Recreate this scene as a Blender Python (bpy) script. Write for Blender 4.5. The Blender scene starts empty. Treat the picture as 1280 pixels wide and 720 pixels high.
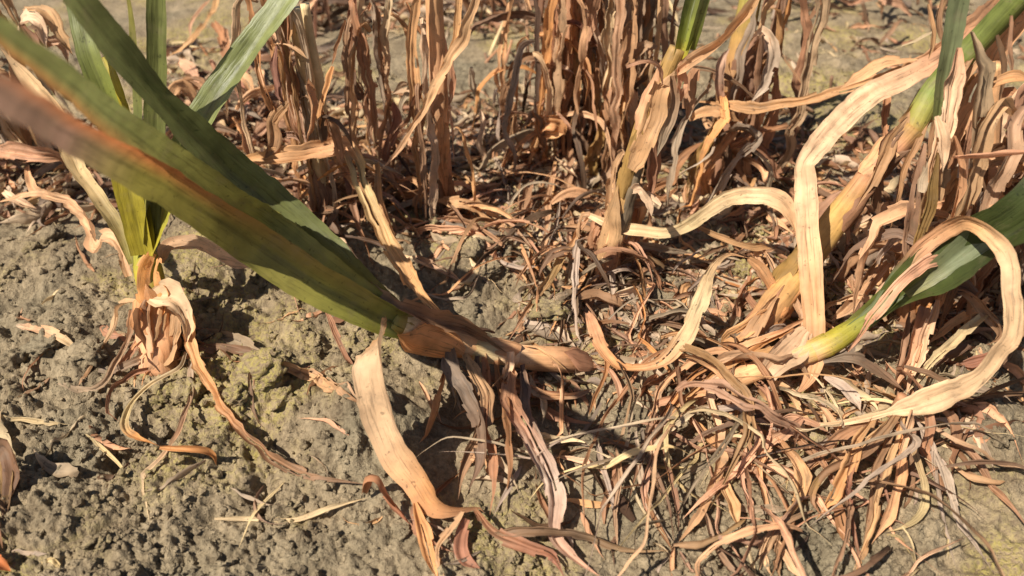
import bpy, bmesh, math, random
import numpy as np
from mathutils import Vector

# ------------------------------------------------------------------ camera, sky, sun, exposure
scene = bpy.context.scene
COL = scene.collection
H, PITCH, HFOV = 0.30, math.radians(40.0), math.radians(64.0)
FPX = 640.0 / math.tan(HFOV / 2)
cam_data = bpy.data.cameras.new("camera")
cam = bpy.data.objects.new("camera", cam_data)
COL.objects.link(cam)
cam.location = (0, 0, H)
cam.rotation_euler = (math.pi / 2 - PITCH, 0, 0)
cam_data.sensor_width = 36
cam_data.lens = 18 / math.tan(HFOV / 2)
cam_data.clip_start = 0.005
cam_data.clip_end = 200
cam_data.dof.use_dof = True
cam_data.dof.focus_distance = 0.40
cam_data.dof.aperture_fstop = 9.5
scene.camera = cam

SUN = Vector((-0.50, -0.36, 0.79)).normalized()
world = bpy.data.worlds.new("World")
scene.world = world
world.use_nodes = True
wn = world.node_tree
sky = wn.nodes.new("ShaderNodeTexSky")
sky.sky_type = 'NISHITA'
sky.sun_disc = False
sky.sun_elevation = math.asin(SUN.z)
sky.sun_rotation = math.atan2(SUN.x, SUN.y)
wn.links.new(sky.outputs[0], wn.nodes["Background"].inputs[0])
wn.nodes["Background"].inputs[1].default_value = 0.05
sun_data = bpy.data.lights.new("sun", 'SUN')
sun_data.energy = 5.0
sun_data.angle = math.radians(0.5)
sun_data.color = (1.0, 0.93, 0.82)
sun = bpy.data.objects.new("sun", sun_data)
COL.objects.link(sun)
sun.location = SUN * 5
sun.rotation_euler = SUN.to_track_quat('Z', 'Y').to_euler()
scene.view_settings.view_transform = 'Standard'
scene.view_settings.look = 'None'
scene.view_settings.exposure = 0.86
scene.view_settings.gamma = 1.0
scene.render.engine = 'CYCLES'
scene.cycles.max_bounces = 8

# ------------------------------------------------------------------ noise and terrain
def hash2(ix, iy, s):
    n = (ix.astype(np.int64) * 374761393 + iy.astype(np.int64) * 668265263 + s * 974634777) & 0x7fffffff
    n = ((n ^ (n >> 13)) * 1274126177) & 0x7fffffff
    n = ((n ^ (n >> 15)) * 668265263) & 0x7fffffff
    return ((n ^ (n >> 12)) & 0xffff) / 65535.0

def vnoise(x, y, s=0):
    ix, iy = np.floor(x), np.floor(y)
    fx, fy = x - ix, y - iy
    ux, uy = fx * fx * (3 - 2 * fx), fy * fy * (3 - 2 * fy)
    a, b = hash2(ix, iy, s), hash2(ix + 1, iy, s)
    c, d = hash2(ix, iy + 1, s), hash2(ix + 1, iy + 1, s)
    return (a + (b - a) * ux) * (1 - uy) + (c + (d - c) * ux) * uy - 0.5

def fbm(x, y, s=0, o=4):
    r, a = 0, 1.0
    for k in range(o):
        r = r + a * vnoise(x, y, s + k * 17)
        x, y, a = x * 2.03 + 3.1, y * 2.03 - 1.7, a * 0.5
    return r

def bumps(x, y, s):
    """rounded crumbs: 0..1 domes on jittered cells of uneven size"""
    ix, iy = np.floor(x), np.floor(y)
    out = np.zeros_like(x)
    for dx in (-1, 0, 1):
        for dy in (-1, 0, 1):
            cx, cy = ix + dx, iy + dy
            px, py = cx + hash2(cx, cy, s), cy + hash2(cx, cy, s + 5)
            r = 0.30 + 0.55 * hash2(cx, cy, s + 9)
            h = 0.35 + 0.65 * hash2(cx, cy, s + 13)
            d = ((x - px) ** 2 + (y - py) ** 2) / (r * r)
            out = np.maximum(out, h * np.sqrt(np.clip(1 - d, 0, 1)))
    return out

MOUNDS = []          # x, y, radius, height
def ground_low(x, y):
    x, y = np.asarray(x, float), np.asarray(y, float)
    z = 0.010 * fbm(x * 7 + 1.3, y * 7 + 4.0, 3, 2)
    for mx, my, r, h in MOUNDS:
        d = ((x - mx) ** 2 + (y - my) ** 2) / (r * r)
        z = z + h * np.exp(-d * 1.6)
    return z

def ground(x, y):
    x, y = np.asarray(x, float), np.asarray(y, float)
    z = ground_low(x, y)
    calm = np.clip((y - 0.62) / 0.12, 0, 1)
    smooth_r = np.clip((x - 0.14) / 0.06, 0, 1) * np.clip((0.31 - y) / 0.05, 0, 1)
    k = 1 - 0.8 * calm
    k = k * (1 - 0.4 * smooth_r) * (0.35 + 0.95 * np.clip(0.5 + 2.4 * fbm(x * 8 + 2, y * 8, 66, 2), 0, 1))
    wx = x + 0.006 * fbm(x * 60, y * 60, 40, 2)
    wy = y + 0.006 * fbm(x * 60, y * 60, 50, 2)
    patch = np.clip(0.5 + 1.6 * fbm(x * 16, y * 16, 61, 2), 0, 1)
    z = z + k * 0.0052 * bumps(wx * 36, wy * 36, 11) * patch
    z = z + k * 0.0027 * bumps(wx * 85, wy * 85, 21)
    z = z + k * 0.0021 * bumps(wx * 190 + 3, wy * 190, 31)
    z = z + k * 0.0015 * bumps(wx * 430 + 3, wy * 430, 33)
    z = z + 0.0045 * k * fbm(x * 45, y * 45, 71, 4) + 0.0026 * k * fbm(x * 260, y * 260, 75, 3) + 0.0006 * fbm(x * 230, y * 230, 78, 2)
    # pits between the lumps
    z = z - k * 0.006 * np.clip(fbm(x * 55 + 9, y * 55, 91, 3) - 0.22, 0, 1) * 2.2
    return z

FWD = np.array([0, math.cos(PITCH), -math.sin(PITCH)])
UP = np.array([0, math.sin(PITCH), math.cos(PITCH)])
def ray(px, py):
    return np.array([1.0, 0, 0]) * ((px - 640) / FPX) + UP * ((360 - py) / FPX) + FWD

def P(px, py, h=0.0):
    """ground-plan point seen at a picture position, h metres above the soil"""
    d = ray(px, py)
    z = h
    for _ in range(6):
        t = (z - H) / d[2]
        p = np.array([0, 0, H]) + d * t
        z = float(ground_low(p[0], p[1])) + h
    return p

def PY(px, py, Y):
    d = ray(px, py)
    return np.array([0, 0, H]) + d * (Y / d[1])

def depth(p):
    return float(np.dot(p - np.array([0, 0, H]), FWD))

for (mx, my, rpx, hh) in [(450, 545, 75, .022), (330, 500, 55, .016), (690, 395, 40, .012), (560, 430, 60, .006),
                          (90, 420, 60, .012), (60, 330, 70, .010), (640, 600, 50, .012), (230, 600, 80, .010), (100, 640, 60, .009),
                          (1230, 540, 70, .014), (930, 345, 40, .010), (590, 330, 50, .012), (830, 390, 40, .006), (760, 600, 60, .008)]:
    q = P(mx, my)
    MOUNDS.append((q[0], q[1], rpx * depth(q) / FPX, hh))

# ------------------------------------------------------------------ materials
def mat(name):
    m = bpy.data.materials.new(name)
    m.use_nodes = True
    nt = m.node_tree
    nt.nodes.clear()
    out = nt.nodes.new("ShaderNodeOutputMaterial")
    return m, nt, out

def N(nt, typ, **kw):
    n = nt.nodes.new(typ)
    for k, v in kw.items():
        setattr(n, k, v)
    return n

def leaf_material(name, trans, rough, spec, crease=0.52, mudk=0.42):
    m, nt, out = mat(name)
    L = nt.links.new
    att = N(nt, "ShaderNodeAttribute", attribute_name="Col")
    uv = N(nt, "ShaderNodeUVMap", uv_map="UVMap")
    mp = N(nt, "ShaderNodeMapping")
    mp.inputs['Scale'].default_value = (45, 800, 1)
    L(uv.outputs[0], mp.inputs[0])
    vein = N(nt, "ShaderNodeTexNoise")
    vein.inputs['Scale'].default_value = 1.0
    vein.inputs['Detail'].default_value = 4
    vein.inputs['Roughness'].default_value = 0.65
    L(mp.outputs[0], vein.inputs['Vector'])
    tc = N(nt, "ShaderNodeTexCoord")
    blot = N(nt, "ShaderNodeTexNoise")
    blot.inputs['Scale'].default_value = 130
    blot.inputs['Detail'].default_value = 5
    L(tc.outputs['Object'], blot.inputs['Vector'])
    r1 = N(nt, "ShaderNodeMapRange")
    r1.inputs[1].default_value, r1.inputs[2].default_value = 0.33, 0.47
    r1.inputs[3].default_value, r1.inputs[4].default_value = crease, 1.06
    L(vein.outputs['Fac'], r1.inputs[0])
    r2 = N(nt, "ShaderNodeMapRange")
    r2.inputs[1].default_value, r2.inputs[2].default_value = 0.3, 0.7
    r2.inputs[3].default_value, r2.inputs[4].default_value = 0.78, 1.15
    L(blot.outputs['Fac'], r2.inputs[0])
    mul = N(nt, "ShaderNodeMath", operation='MULTIPLY')
    L(r1.outputs[0], mul.inputs[0]); L(r2.outputs[0], mul.inputs[1])
    vm = N(nt, "ShaderNodeVectorMath", operation='SCALE')
    L(att.outputs['Color'], vm.inputs[0]); L(mul.outputs[0], vm.inputs['Scale'])
    # sparse dark specks
    spk = N(nt, "ShaderNodeTexNoise")
    spk.inputs['Scale'].default_value = 420
    spk.inputs['Detail'].default_value = 2
    L(tc.outputs['Object'], spk.inputs['Vector'])
    r3 = N(nt, "ShaderNodeMapRange")
    r3.inputs[1].default_value, r3.inputs[2].default_value = 0.66, 0.74
    r3.inputs[3].default_value, r3.inputs[4].default_value = 1.0, 0.55
    L(spk.outputs['Fac'], r3.inputs[0])
    vm2 = N(nt, "ShaderNodeVectorMath", operation='SCALE')
    L(vm.outputs[0], vm2.inputs[0]); L(r3.outputs[0], vm2.inputs['Scale'])
    mud = N(nt, "ShaderNodeTexNoise")
    mud.inputs['Scale'].default_value = 75
    mud.inputs['Detail'].default_value = 6
    mud.inputs['Roughness'].default_value = 0.7
    L(tc.outputs['Object'], mud.inputs['Vector'])
    r4 = N(nt, "ShaderNodeMapRange")
    r4.inputs[1].default_value, r4.inputs[2].default_value = 0.54, 0.70
    r4.inputs[3].default_value, r4.inputs[4].default_value = 0.0, mudk
    L(mud.outputs['Fac'], r4.inputs[0])
    mm = N(nt, "ShaderNodeMix", data_type='RGBA', blend_type='MIX')
    L(r4.outputs[0], mm.inputs['Factor']); L(vm2.outputs[0], mm.inputs['A'])
    mm.inputs['B'].default_value = (0.21, 0.155, 0.10, 1)
    vm2 = mm
    bump = N(nt, "ShaderNodeBump")
    bump.inputs['Strength'].default_value = 0.55
    bump.inputs['Distance'].default_value = 0.0006
    L(vein.outputs['Fac'], bump.inputs['Height'])
    bs = N(nt, "ShaderNodeBsdfPrincipled")
    bs.inputs['Roughness'].default_value = rough
    bs.inputs['Specular IOR Level'].default_value = spec
    L(vm2.outputs['Result'], bs.inputs['Base Color']); L(bump.outputs[0], bs.inputs['Normal'])
    if trans > 0:
        tr = N(nt, "ShaderNodeBsdfTranslucent")
        L(vm2.outputs['Result'], tr.inputs['Color']); L(bump.outputs[0], tr.inputs['Normal'])
        mx = N(nt, "ShaderNodeMixShader")
        mx.inputs[0].default_value = trans
        L(bs.outputs[0], mx.inputs[1]); L(tr.outputs[0], mx.inputs[2])
        L(mx.outputs[0], out.inputs[0])
    else:
        L(bs.outputs[0], out.inputs[0])
    return m

M_DRY = leaf_material("dry_leaf", 0.36, 0.62, 0.30)
M_GREEN = leaf_material("green_leaf", 0.34, 0.42, 0.4, 0.66, 0.30)
M_STEM = leaf_material("stem_skin", 0.0, 0.6, 0.25, 0.68)

def soil_material(name, bump_k=1.0):
    m, nt, out = mat(name)
    L = nt.links.new
    geo = N(nt, "ShaderNodeNewGeometry")
    def noise(scale, detail, rough=0.6):
        n = N(nt, "ShaderNodeTexNoise")
        n.inputs['Scale'].default_value = scale
        n.inputs['Detail'].default_value = detail
        n.inputs['Roughness'].default_value = rough
        L(geo.outputs['Position'], n.inputs['Vector'])
        return n
    big, mid, fine, moss, grit = noise(9, 3), noise(55, 5), noise(420, 4, .7), noise(9, 4), noise(1400, 2)
    cr = N(nt, "ShaderNodeValToRGB")
    e = cr.color_ramp.elements
    e[0].position, e[0].color = 0.34, (0.122, 0.093, 0.062, 1)
    e[1].position, e[1].color = 0.68, (0.405, 0.325, 0.220, 1)
    x = cr.color_ramp.elements.new(0.5); x.color = (0.240, 0.194, 0.130, 1)
    ad = N(nt, "ShaderNodeMath", operation='ADD')
    sc = N(nt, "ShaderNodeMath", operation='MULTIPLY'); sc.inputs[1].default_value = 0.5
    L(mid.outputs['Fac'], ad.inputs[0]); L(fine.outputs['Fac'], ad.inputs[1]); L(ad.outputs[0], sc.inputs[0])
    L(sc.outputs[0], cr.inputs[0])
    mr = N(nt, "ShaderNodeMapRange")
    mr.inputs[1].default_value, mr.inputs[2].default_value = 0.50, 0.60
    mr.inputs[3].default_value, mr.inputs[4].default_value = 0.0, 0.8
    L(moss.outputs['Fac'], mr.inputs[0])
    mr2 = N(nt, "ShaderNodeMapRange")
    mr2.inputs[1].default_value, mr2.inputs[2].default_value = 0.42, 0.6
    L(fine.outputs['Fac'], mr2.inputs[0])
    mm = N(nt, "ShaderNodeMath", operation='MULTIPLY')
    L(mr.outputs[0], mm.inputs[0]); L(mr2.outputs[0], mm.inputs[1])
    mixm = N(nt, "ShaderNodeMix", data_type='RGBA', blend_type='MIX')
    L(mm.outputs[0], mixm.inputs['Factor']); L(cr.outputs[0], mixm.inputs['A'])
    mixm.inputs['B'].default_value = (0.27, 0.245, 0.075, 1)
    # warm / grey drift
    mixw = N(nt, "ShaderNodeMix", data_type='RGBA', blend_type='MULTIPLY')
    mixw.inputs['Factor'].default_value = 1.0
    cr2 = N(nt, "ShaderNodeValToRGB")
    cr2.color_ramp.elements[0].position, cr2.color_ramp.elements[0].color = 0.35, (0.74, 0.75, 0.72, 1)
    cr2.color_ramp.elements[1].position, cr2.color_ramp.elements[1].color = 0.65, (1.1, 1.0, 0.9, 1)
    L(big.outputs['Fac'], cr2.inputs[0])
    L(mixm.outputs['Result'], mixw.inputs['A']); L(cr2.outputs[0], mixw.inputs['B'])
    b1 = N(nt, "ShaderNodeBump")
    b1.inputs['Strength'].default_value = 1.0 * bump_k
    b1.inputs['Distance'].default_value = 0.0022
    L(fine.outputs['Fac'], b1.inputs['Height'])
    b2 = N(nt, "ShaderNodeBump")
    b2.inputs['Strength'].default_value = 0.6 * bump_k
    b2.inputs['Distance'].default_value = 0.0004
    L(grit.outputs['Fac'], b2.inputs['Height']); L(b1.outputs[0], b2.inputs['Normal'])
    bs = N(nt, "ShaderNodeBsdfPrincipled")
    bs.inputs['Roughness'].default_value = 0.95
    bs.inputs['Specular IOR Level'].default_value = 0.12
    L(mixw.outputs['Result'], bs.inputs['Base Color']); L(b2.outputs[0], bs.inputs['Normal'])
    L(bs.outputs[0], out.inputs[0])
    return m

M_SOIL = soil_material("dry_soil")

PAL = dict(
    deep=(0.052, 0.066, 0.017), moss=(0.115, 0.135, 0.030),
    pale=(0.70, 0.465, 0.275), tan=(0.57, 0.315, 0.150), pink=(0.55, 0.295, 0.165), orange=(0.57, 0.27, 0.105),
    brown=(0.35, 0.172, 0.088), red=(0.28, 0.115, 0.07), grey=(0.40, 0.295, 0.205), straw=(0.55, 0.41, 0.22),
    umber=(0.17, 0.095, 0.055), green=(0.175, 0.192, 0.070), dgreen=(0.135, 0.145, 0.045), olive=(0.245, 0.215, 0.050),
    yellow=(0.36, 0.29, 0.030), bgreen=(0.17, 0.19, 0.095), lime=(0.19, 0.21, 0.035), ochre=(0.34, 0.200, 0.062),
    mauve=(0.24, 0.145, 0.11), ember=(0.52, 0.17, 0.06))

# ------------------------------------------------------------------ mesh helpers
def link_mesh(name, verts, faces, material, parent=None, base=None, cols=None, uvs=None, smooth=True):
    verts = np.asarray(verts, float)
    if base is None:
        base = np.zeros(3)
    me = bpy.data.meshes.new(name)
    me.from_pydata((verts - base).tolist(), [], faces)
    if cols is not None:
        ca = me.color_attributes.new("Col", 'FLOAT_COLOR', 'POINT')
        c4 = np.ones((len(verts), 4), np.float32)
        c4[:, :3] = cols
        ca.data.foreach_set("color", c4.ravel())
    if uvs is not None:
        ul = me.uv_layers.new(name="UVMap")
        li = np.empty(len(me.loops), np.int32)
        me.loops.foreach_get("vertex_index", li)
        ul.data.foreach_set("uv", np.asarray(uvs, np.float32)[li].ravel())
    if smooth:
        me.polygons.foreach_set("use_smooth", np.ones(len(me.polygons), bool))
    me.materials.append(material)
    o = bpy.data.objects.new(name, me)
    COL.objects.link(o)
    if parent is not None:
        o.parent = parent
    return o

def catmull(pts, n):
    pts = np.asarray(pts, float)
    if len(pts) == 2:
        pts = np.array([pts[0], (pts[0] + pts[1]) / 2, pts[1]])
    p = np.vstack([2 * pts[0] - pts[1], pts, 2 * pts[-1] - pts[-2]])
    seg = len(pts) - 1
    ln = np.linalg.norm(np.diff(pts[:, :3], axis=0), axis=1) + 1e-9
    cum = np.concatenate([[0], np.cumsum(ln)])
    out = []
    for s in np.linspace(0, cum[-1], n):
        i = min(int(np.searchsorted(cum, s, side='right') - 1), seg - 1)
        t = (s - cum[i]) / ln[i]
        a, b, c, d = p[i], p[i + 1], p[i + 2], p[i + 3]
        out.append(0.5 * (2 * b + (c - a) * t + (2 * a - 5 * b + 4 * c - d) * t * t + (3 * b - a - 3 * c + d) * t ** 3))
    return np.array(out), cum[-1]

def n1(x, s):
    x = np.asarray(x, float)
    return vnoise(x, np.full_like(x, s * 0.37 + 0.5), s)

def frames(c, ref):
    t = np.gradient(c, axis=0)
    t /= np.linalg.norm(t, axis=1)[:, None] + 1e-12
    nn = np.zeros_like(c)
    prev = None
    for i in range(len(c)):
        r = ref - t[i] * np.dot(ref, t[i])
        k = np.linalg.norm(r)
        if prev is None:
            v = r if k > 0.05 else np.cross(t[i], [1, 0.1, 0])
        else:
            v = prev - t[i] * np.dot(prev, t[i])
            v = v / (np.linalg.norm(v) + 1e-9)
            if k > 0.25:
                rr = r / k
                v = v + (0.10 if np.dot(rr, v) > -0.2 else 0.0) * rr
        v = v / (np.linalg.norm(v) + 1e-9)
        nn[i] = v
        prev = v
    return t, nn, np.cross(t, nn)

def colour_ramp(spec, t):
    if isinstance(spec, str):
        a = np.array(PAL[spec])
        return np.repeat(a[None], len(t), 0)
    ks = np.array([s[0] for s in spec])
    cs = np.array([PAL[s[1]] for s in spec])
    return np.stack([np.interp(t, ks, cs[:, k]) for k in range(3)], 1)

REF = np.array([0.0, -0.6, 0.8])

def leaf_mesh(c3, widths, colour, seed, roll=0.0, twist=0.0, fold=0.5, curl=0.15, crinkle=1.0, tip=True, base_taper=0.7,
              ridge=1.0, floor=True, ref=REF, m=11, edge=None, wave=1.0, tipk=0.22, midrib=0.0):
    """c3 control points; widths: list of metres at the control points. Returns verts, faces, cols, uvs"""
    rng = random.Random(seed)
    pw = np.hstack([np.asarray(c3, float), np.asarray(widths, float)[:, None]])
    tot = np.linalg.norm(np.diff(pw[:, :3], axis=0), axis=1).sum()
    n = int(max(14, min(90, tot / 0.0028)))
    cw, ln = catmull(pw, n)
    c, w = cw[:, :3], np.maximum(cw[:, 3], 0.0004)
    u = np.linspace(0, 1, n)
    s = u * ln
    w = w * (1 + crinkle * (0.22 * n1(s * 120, seed) + 0.35 * n1(s * 45, seed + 21) + 0.25 * n1(s * 300, seed + 24)))
    if tip:
        w = w * np.clip((1 - u) / tipk, 0.03, 1) ** 0.9
    w = w * np.clip(base_taper + (1 - base_taper) * u / 0.12, 0, 1)
    c = c + np.clip(w / 0.007, 0.25, 1)[:, None] * wave * 0.0028 * np.stack([n1(s * 70, seed + 1), n1(s * 70, seed + 2), n1(s * 70, seed + 3)], 1)
    rip = np.clip(w / 0.009, 0.12, 1)[:, None]
    c = c + rip * crinkle * wave * 0.0011 * np.stack([n1(s * 190, seed + 25), n1(s * 190, seed + 26), n1(s * 190, seed + 27)], 1)
    t, nn, bb = frames(c, ref)
    ang = math.radians(roll) + math.radians(twist) * u + 0.7 * crinkle * n1(s * 28, seed + 4)
    ca, sa = np.cos(ang)[:, None], np.sin(ang)[:, None]
    nr, br = nn * ca + bb * sa, bb * ca - nn * sa
    v = np.linspace(-1, 1, m)
    fold_u = np.clip(fold * (1 + 1.8 * n1(s * 35, seed + 5)) + 1.1 * crinkle * np.clip(n1(s * 30, seed + 22) - 0.05, 0, 1), 0, 1.42)
    curl_u = curl * (1 + 1.6 * n1(s * 26, seed + 6))
    V = np.repeat(v[None], n, 0)
    cu = np.where(np.abs(curl_u) < 0.02, 0.02, curl_u)[:, None] * 1.6
    lat = np.sin(cu * V) / cu
    ver = (1 - np.cos(cu * V)) / cu
    lat = lat * np.cos(fold_u)[:, None]
    ver = ver + np.abs(V) * np.sin(fold_u)[:, None]
    ph, kk = rng.random() * 6, rng.choice([2.2, 3.1, 4.2, 5.0])
    phase = V * kk * 0.5 + ph + 0.5 * n1(s * 30, seed + 7)[:, None]
    tri = np.abs((phase % 1.0) - 0.5) * 4 - 1
    ver = ver + ridge * 0.15 * tri * (1 + 1.2 * n1(s * 40, seed + 23))[:, None]
    S2 = np.repeat(s[:, None], m, 1)
    ver = ver + crinkle * 0.40 * vnoise(S2 * 110, V * 1.6 + seed * 1.7, seed + 8) + crinkle * 0.20 * vnoise(S2 * 330, V * 3 + seed, seed + 9)
    # ragged edges
    lat[:, 0] *= 1 + 0.30 * crinkle * n1(s * 260, seed + 10)
    lat[:, -1] *= 1 + 0.30 * crinkle * n1(s * 260, seed + 11)
    hw = (w / 2)[:, None, None]
    X = c[:, None, :] + hw * (lat[..., None] * br[:, None, :] + ver[..., None] * nr[:, None, :])
    X = X.reshape(-1, 3)
    if floor:
        g = ground(X[:, 0], X[:, 1]) + 0.0006
        X[:, 2] = np.maximum(X[:, 2], g)
    idx = np.arange(n * m).reshape(n, m)
    fq = np.stack([idx[:-1, :-1], idx[:-1, 1:], idx[1:, 1:], idx[1:, :-1]], -1)
    keep = np.ones(fq.shape[:2], bool)
    if crinkle >= 0.8 and m > 6:
        sm = s[:-1]
        for col, sd in ((0, 31), (m - 2, 33)):
            gone = n1(sm * 95, seed + sd) > 0.17
            keep[gone, col] = False
            keep[gone & (n1(sm * 190, seed + sd + 1) > 0.05), col + (1 if col == 0 else -1)] = False
        slit = (n1(sm * 40, seed + 35) > 0.22) & (u[:-1] > 0.25)
        keep[slit, rng.randrange(3, m - 4)] = False
    faces = fq[keep].tolist()
    cc = colour_ramp(colour, u)
    cc = np.repeat(cc[:, None, :], m, 1)
    jit = 1 + 0.10 * rng.uniform(-1, 1)
    bands = 1 + 0.30 * n1(s * 38, seed + 12)[:, None] + 0.22 * vnoise(S2 * 60, V * 2.2 + seed, seed + 13)
    cc = cc * jit * bands[..., None]
    if edge is not None:
        ec = np.array(PAL[edge[0]])
        sgn = edge[1]
        f = np.clip((V * sgn - 0.1) / 0.8, 0, 1)[..., None] * edge[2]
        f = f * np.clip(np.interp(u, edge[3][0], edge[3][1]), 0, 1)[:, None, None]
        cc = cc * (1 - f) + ec * f
    if crinkle >= 0.8:
        g = rng.random() ** 2 * 0.36
        lum = cc.mean(-1, keepdims=True) * np.array([1.24, 1.0, 0.72])
        cc = (cc * (1 - g) + lum * g) * rng.choice([0.62, 0.9, 1.0, 1.05, 1.12, 1.2])
    elif midrib:
        cc = cc * (1 - midrib * np.exp(-(V / 0.09) ** 2))[..., None]
    warm = 1 + 0.10 * rng.uniform(-1, 1)
    cc[..., 2] *= warm
    uv = np.stack([S2 + seed * 0.13, V * 0.5 * np.median(w) + seed * 0.07], -1).reshape(-1, 2)
    return X, faces, np.clip(cc.reshape(-1, 3), 0.01, 0.9), uv

def tube_mesh(c3, radii, colour, seed, nseg=18, ridge=0.04, cap=True, flat=0.0, closed=True):
    pw = np.hstack([np.asarray(c3, float), np.asarray(radii, float)[:, None]])
    tot = np.linalg.norm(np.diff(pw[:, :3], axis=0), axis=1).sum()
    n = int(max(10, min(70, tot / 0.0025)))
    cw, ln = catmull(pw, n)
    c, r = cw[:, :3], np.maximum(cw[:, 3], 0.0006)
    u = np.linspace(0, 1, n)
    s = u * ln
    t, nn, bb = frames(c, REF)
    th = np.linspace(0, 2 * math.pi, nseg, endpoint=False)
    T = np.repeat(th[None], n, 0)
    S2 = np.repeat(s[:, None], nseg, 1)
    rr = r[:, None] * (1 + ridge * np.sin(T * 7 + 1.5 * n1(s * 40, seed)[:, None]) + ridge * 2.2 * vnoise(S2 * 120, np.cos(T) * 1.5 + seed, seed + 1)
                       + ridge * 1.5 * vnoise(S2 * 120, np.sin(T) * 1.5 + seed, seed + 2))
    X = c[:, None, :] + rr[..., None] * (np.cos(T)[..., None] * nn[:, None, :] + np.sin(T)[..., None] * bb[:, None, :])
    idx = np.arange(n * nseg).reshape(n, nseg)
    nx = np.roll(idx, -1, 1)
    faces = np.stack([idx[:-1], nx[:-1], nx[1:], idx[1:]], -1).reshape(-1, 4).tolist()
    if cap:
        faces.append(idx[0][::-1].tolist())
        faces.append(idx[-1].tolist())
    cc = np.repeat(colour_ramp(colour, u)[:, None, :], nseg, 1)
    bands = 1 + 0.35 * n1(s * 45, seed + 3)[:, None] + 0.25 * vnoise(S2 * 70, np.cos(T) * 2, seed + 4)
    cc = cc * bands[..., None]
    uv = np.stack([S2 + seed * 0.1, T / (2 * math.pi) * 0.03 + seed * 0.05], -1).reshape(-1, 2)
    return X.reshape(-1, 3), faces, np.clip(cc.reshape(-1, 3), 0.01, 0.9), uv

# ------------------------------------------------------------------ the ground
def build_soil():
    ni = 900
    s = np.linspace(-1.6, 1.6, ni)
    grow = 1.6 * np.cumprod(np.full(22, 1.22))
    s = np.concatenate([-grow[::-1], s, grow])
    nj = 560
    y = 0.13 * (1.35 / 0.13) ** np.linspace(0, 1, nj)
    far = 1.35 * np.cumprod(np.full(20, 1.18))
    near = np.concatenate([[-25, -10, -4, -1.5, -0.6, -0.2], np.linspace(-0.05, 0.12, 20)])
    y = np.concatenate([near, y, far])
    Yg = np.repeat(y[:, None], len(s), 1)
    Xg = s[None] * (0.10 + 0.62 * np.maximum(Yg, 0.12))
    Xf, Yf = Xg.ravel(), Yg.ravel()
    Z = ground(Xf, Yf)
    idx = np.arange(len(Xf)).reshape(len(y), len(s))
    faces = np.stack([idx[:-1, :-1], idx[:-1, 1:], idx[1:, 1:], idx[1:, :-1]], -1).reshape(-1, 4)
    me = bpy.data.meshes.new("soil")
    nv, nf = len(Xf), len(faces)
    me.vertices.add(nv)
    me.vertices.foreach_set("co", np.stack([Xf, Yf, Z], 1).astype(np.float32).ravel())
    me.loops.add(nf * 4)
    me.loops.foreach_set("vertex_index", faces.astype(np.int32).ravel())
    me.polygons.add(nf)
    me.polygons.foreach_set("loop_start", np.arange(0, nf * 4, 4, dtype=np.int32))
    me.polygons.foreach_set("use_smooth", np.ones(nf, bool))
    me.update(calc_edges=True)
    me.materials.append(M_SOIL)
    o = bpy.data.objects.new("soil", me)
    COL.objects.link(o)
    o["kind"] = "structure"
    o["label"] = "dry crumbly beige garden soil with mossy yellow green patches"
    return o

soil = build_soil()

# ------------------------------------------------------------------ clods and crumbs on the soil
def clod_mesh(seed, sub):
    bm = bmesh.new()
    bmesh.ops.create_icosphere(bm, subdivisions=sub, radius=1.0)
    co = np.array([v.co[:] for v in bm.verts])
    f = 1 + 0.55 * (vnoise(co[:, 0] * 1.3 + seed, co[:, 1] * 1.3 + co[:, 2], seed) + vnoise(co[:, 2] * 1.4 + seed, co[:, 0] * 1.3, seed + 3)) \
        + 0.55 * vnoise(co[:, 0] * 3.1 + seed, co[:, 1] * 3.1 + co[:, 2] * 3, seed + 5) + 0.40 * vnoise(co[:, 1] * 7 + seed + co[:, 0] * 5, co[:, 2] * 7, seed + 7) \
        + 0.28 * vnoise(co[:, 0] * 13 + seed, co[:, 2] * 13 + co[:, 1] * 11, seed + 9)
    for v, k in zip(bm.verts, f):
        v.co = v.co * float(k)
        v.co.z *= 0.72
    me = bpy.data.meshes.new("soil_clod")
    bm.to_mesh(me)
    bm.free()
    me.polygons.foreach_set("use_smooth", np.ones(len(me.polygons), bool))
    me.materials.append(M_SOIL)
    return me

rng = random.Random(11)
CLODS = [clod_mesh(k, 4) for k in range(12)]
def add_clod(p, r):
    o = bpy.data.objects.new("soil_clod", rng.choice(CLODS))
    COL.objects.link(o)
    o.parent = soil
    z = float(ground(np.array([p[0]]), np.array([p[1]]))[0])
    o.location = (p[0], p[1], z - r * 0.05)
    o.rotation_euler = (rng.uniform(-.5, .5), rng.uniform(-.5, .5), rng.uniform(0, 6.28))
    k = [rng.uniform(.8, 1.25) for _ in range(3)]
    o.scale = (r * k[0], r * k[1], r * k[2])

CLOD_SPOTS = [(330, 470, 26), (355, 500, 18), (300, 505, 16), (690, 392, 30), (560, 440, 18), (115, 455, 22), (60, 440, 20),
              (20, 455, 22), (240, 500, 20), (200, 505, 15), (185, 700, 16), (215, 708, 12), (355, 655, 12), (342, 652, 10), (445, 560, 14),
              (930, 340, 16), (905, 300, 10), (590, 320, 22), (610, 345, 16), (540, 290, 16), (1245, 545, 24), (1215, 600, 10), (445, 300, 26),
              (600, 640, 16), (640, 690, 14), (665, 700, 10), (370, 350, 24), (280, 390, 14), (60, 300, 20), (75, 330, 18), (320, 345, 18), (900, 590, 14), (1010, 640, 10),
              (840, 400, 14), (820, 545, 12), (760, 560, 12), (350, 310, 14), (580, 400, 16), (490, 420, 18), (530, 430, 24), (455, 425, 16)]
for (a, b, r) in CLOD_SPOTS:
    q = P(a, b)
    add_clod(q, r * depth(q) / FPX * 0.85)
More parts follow.
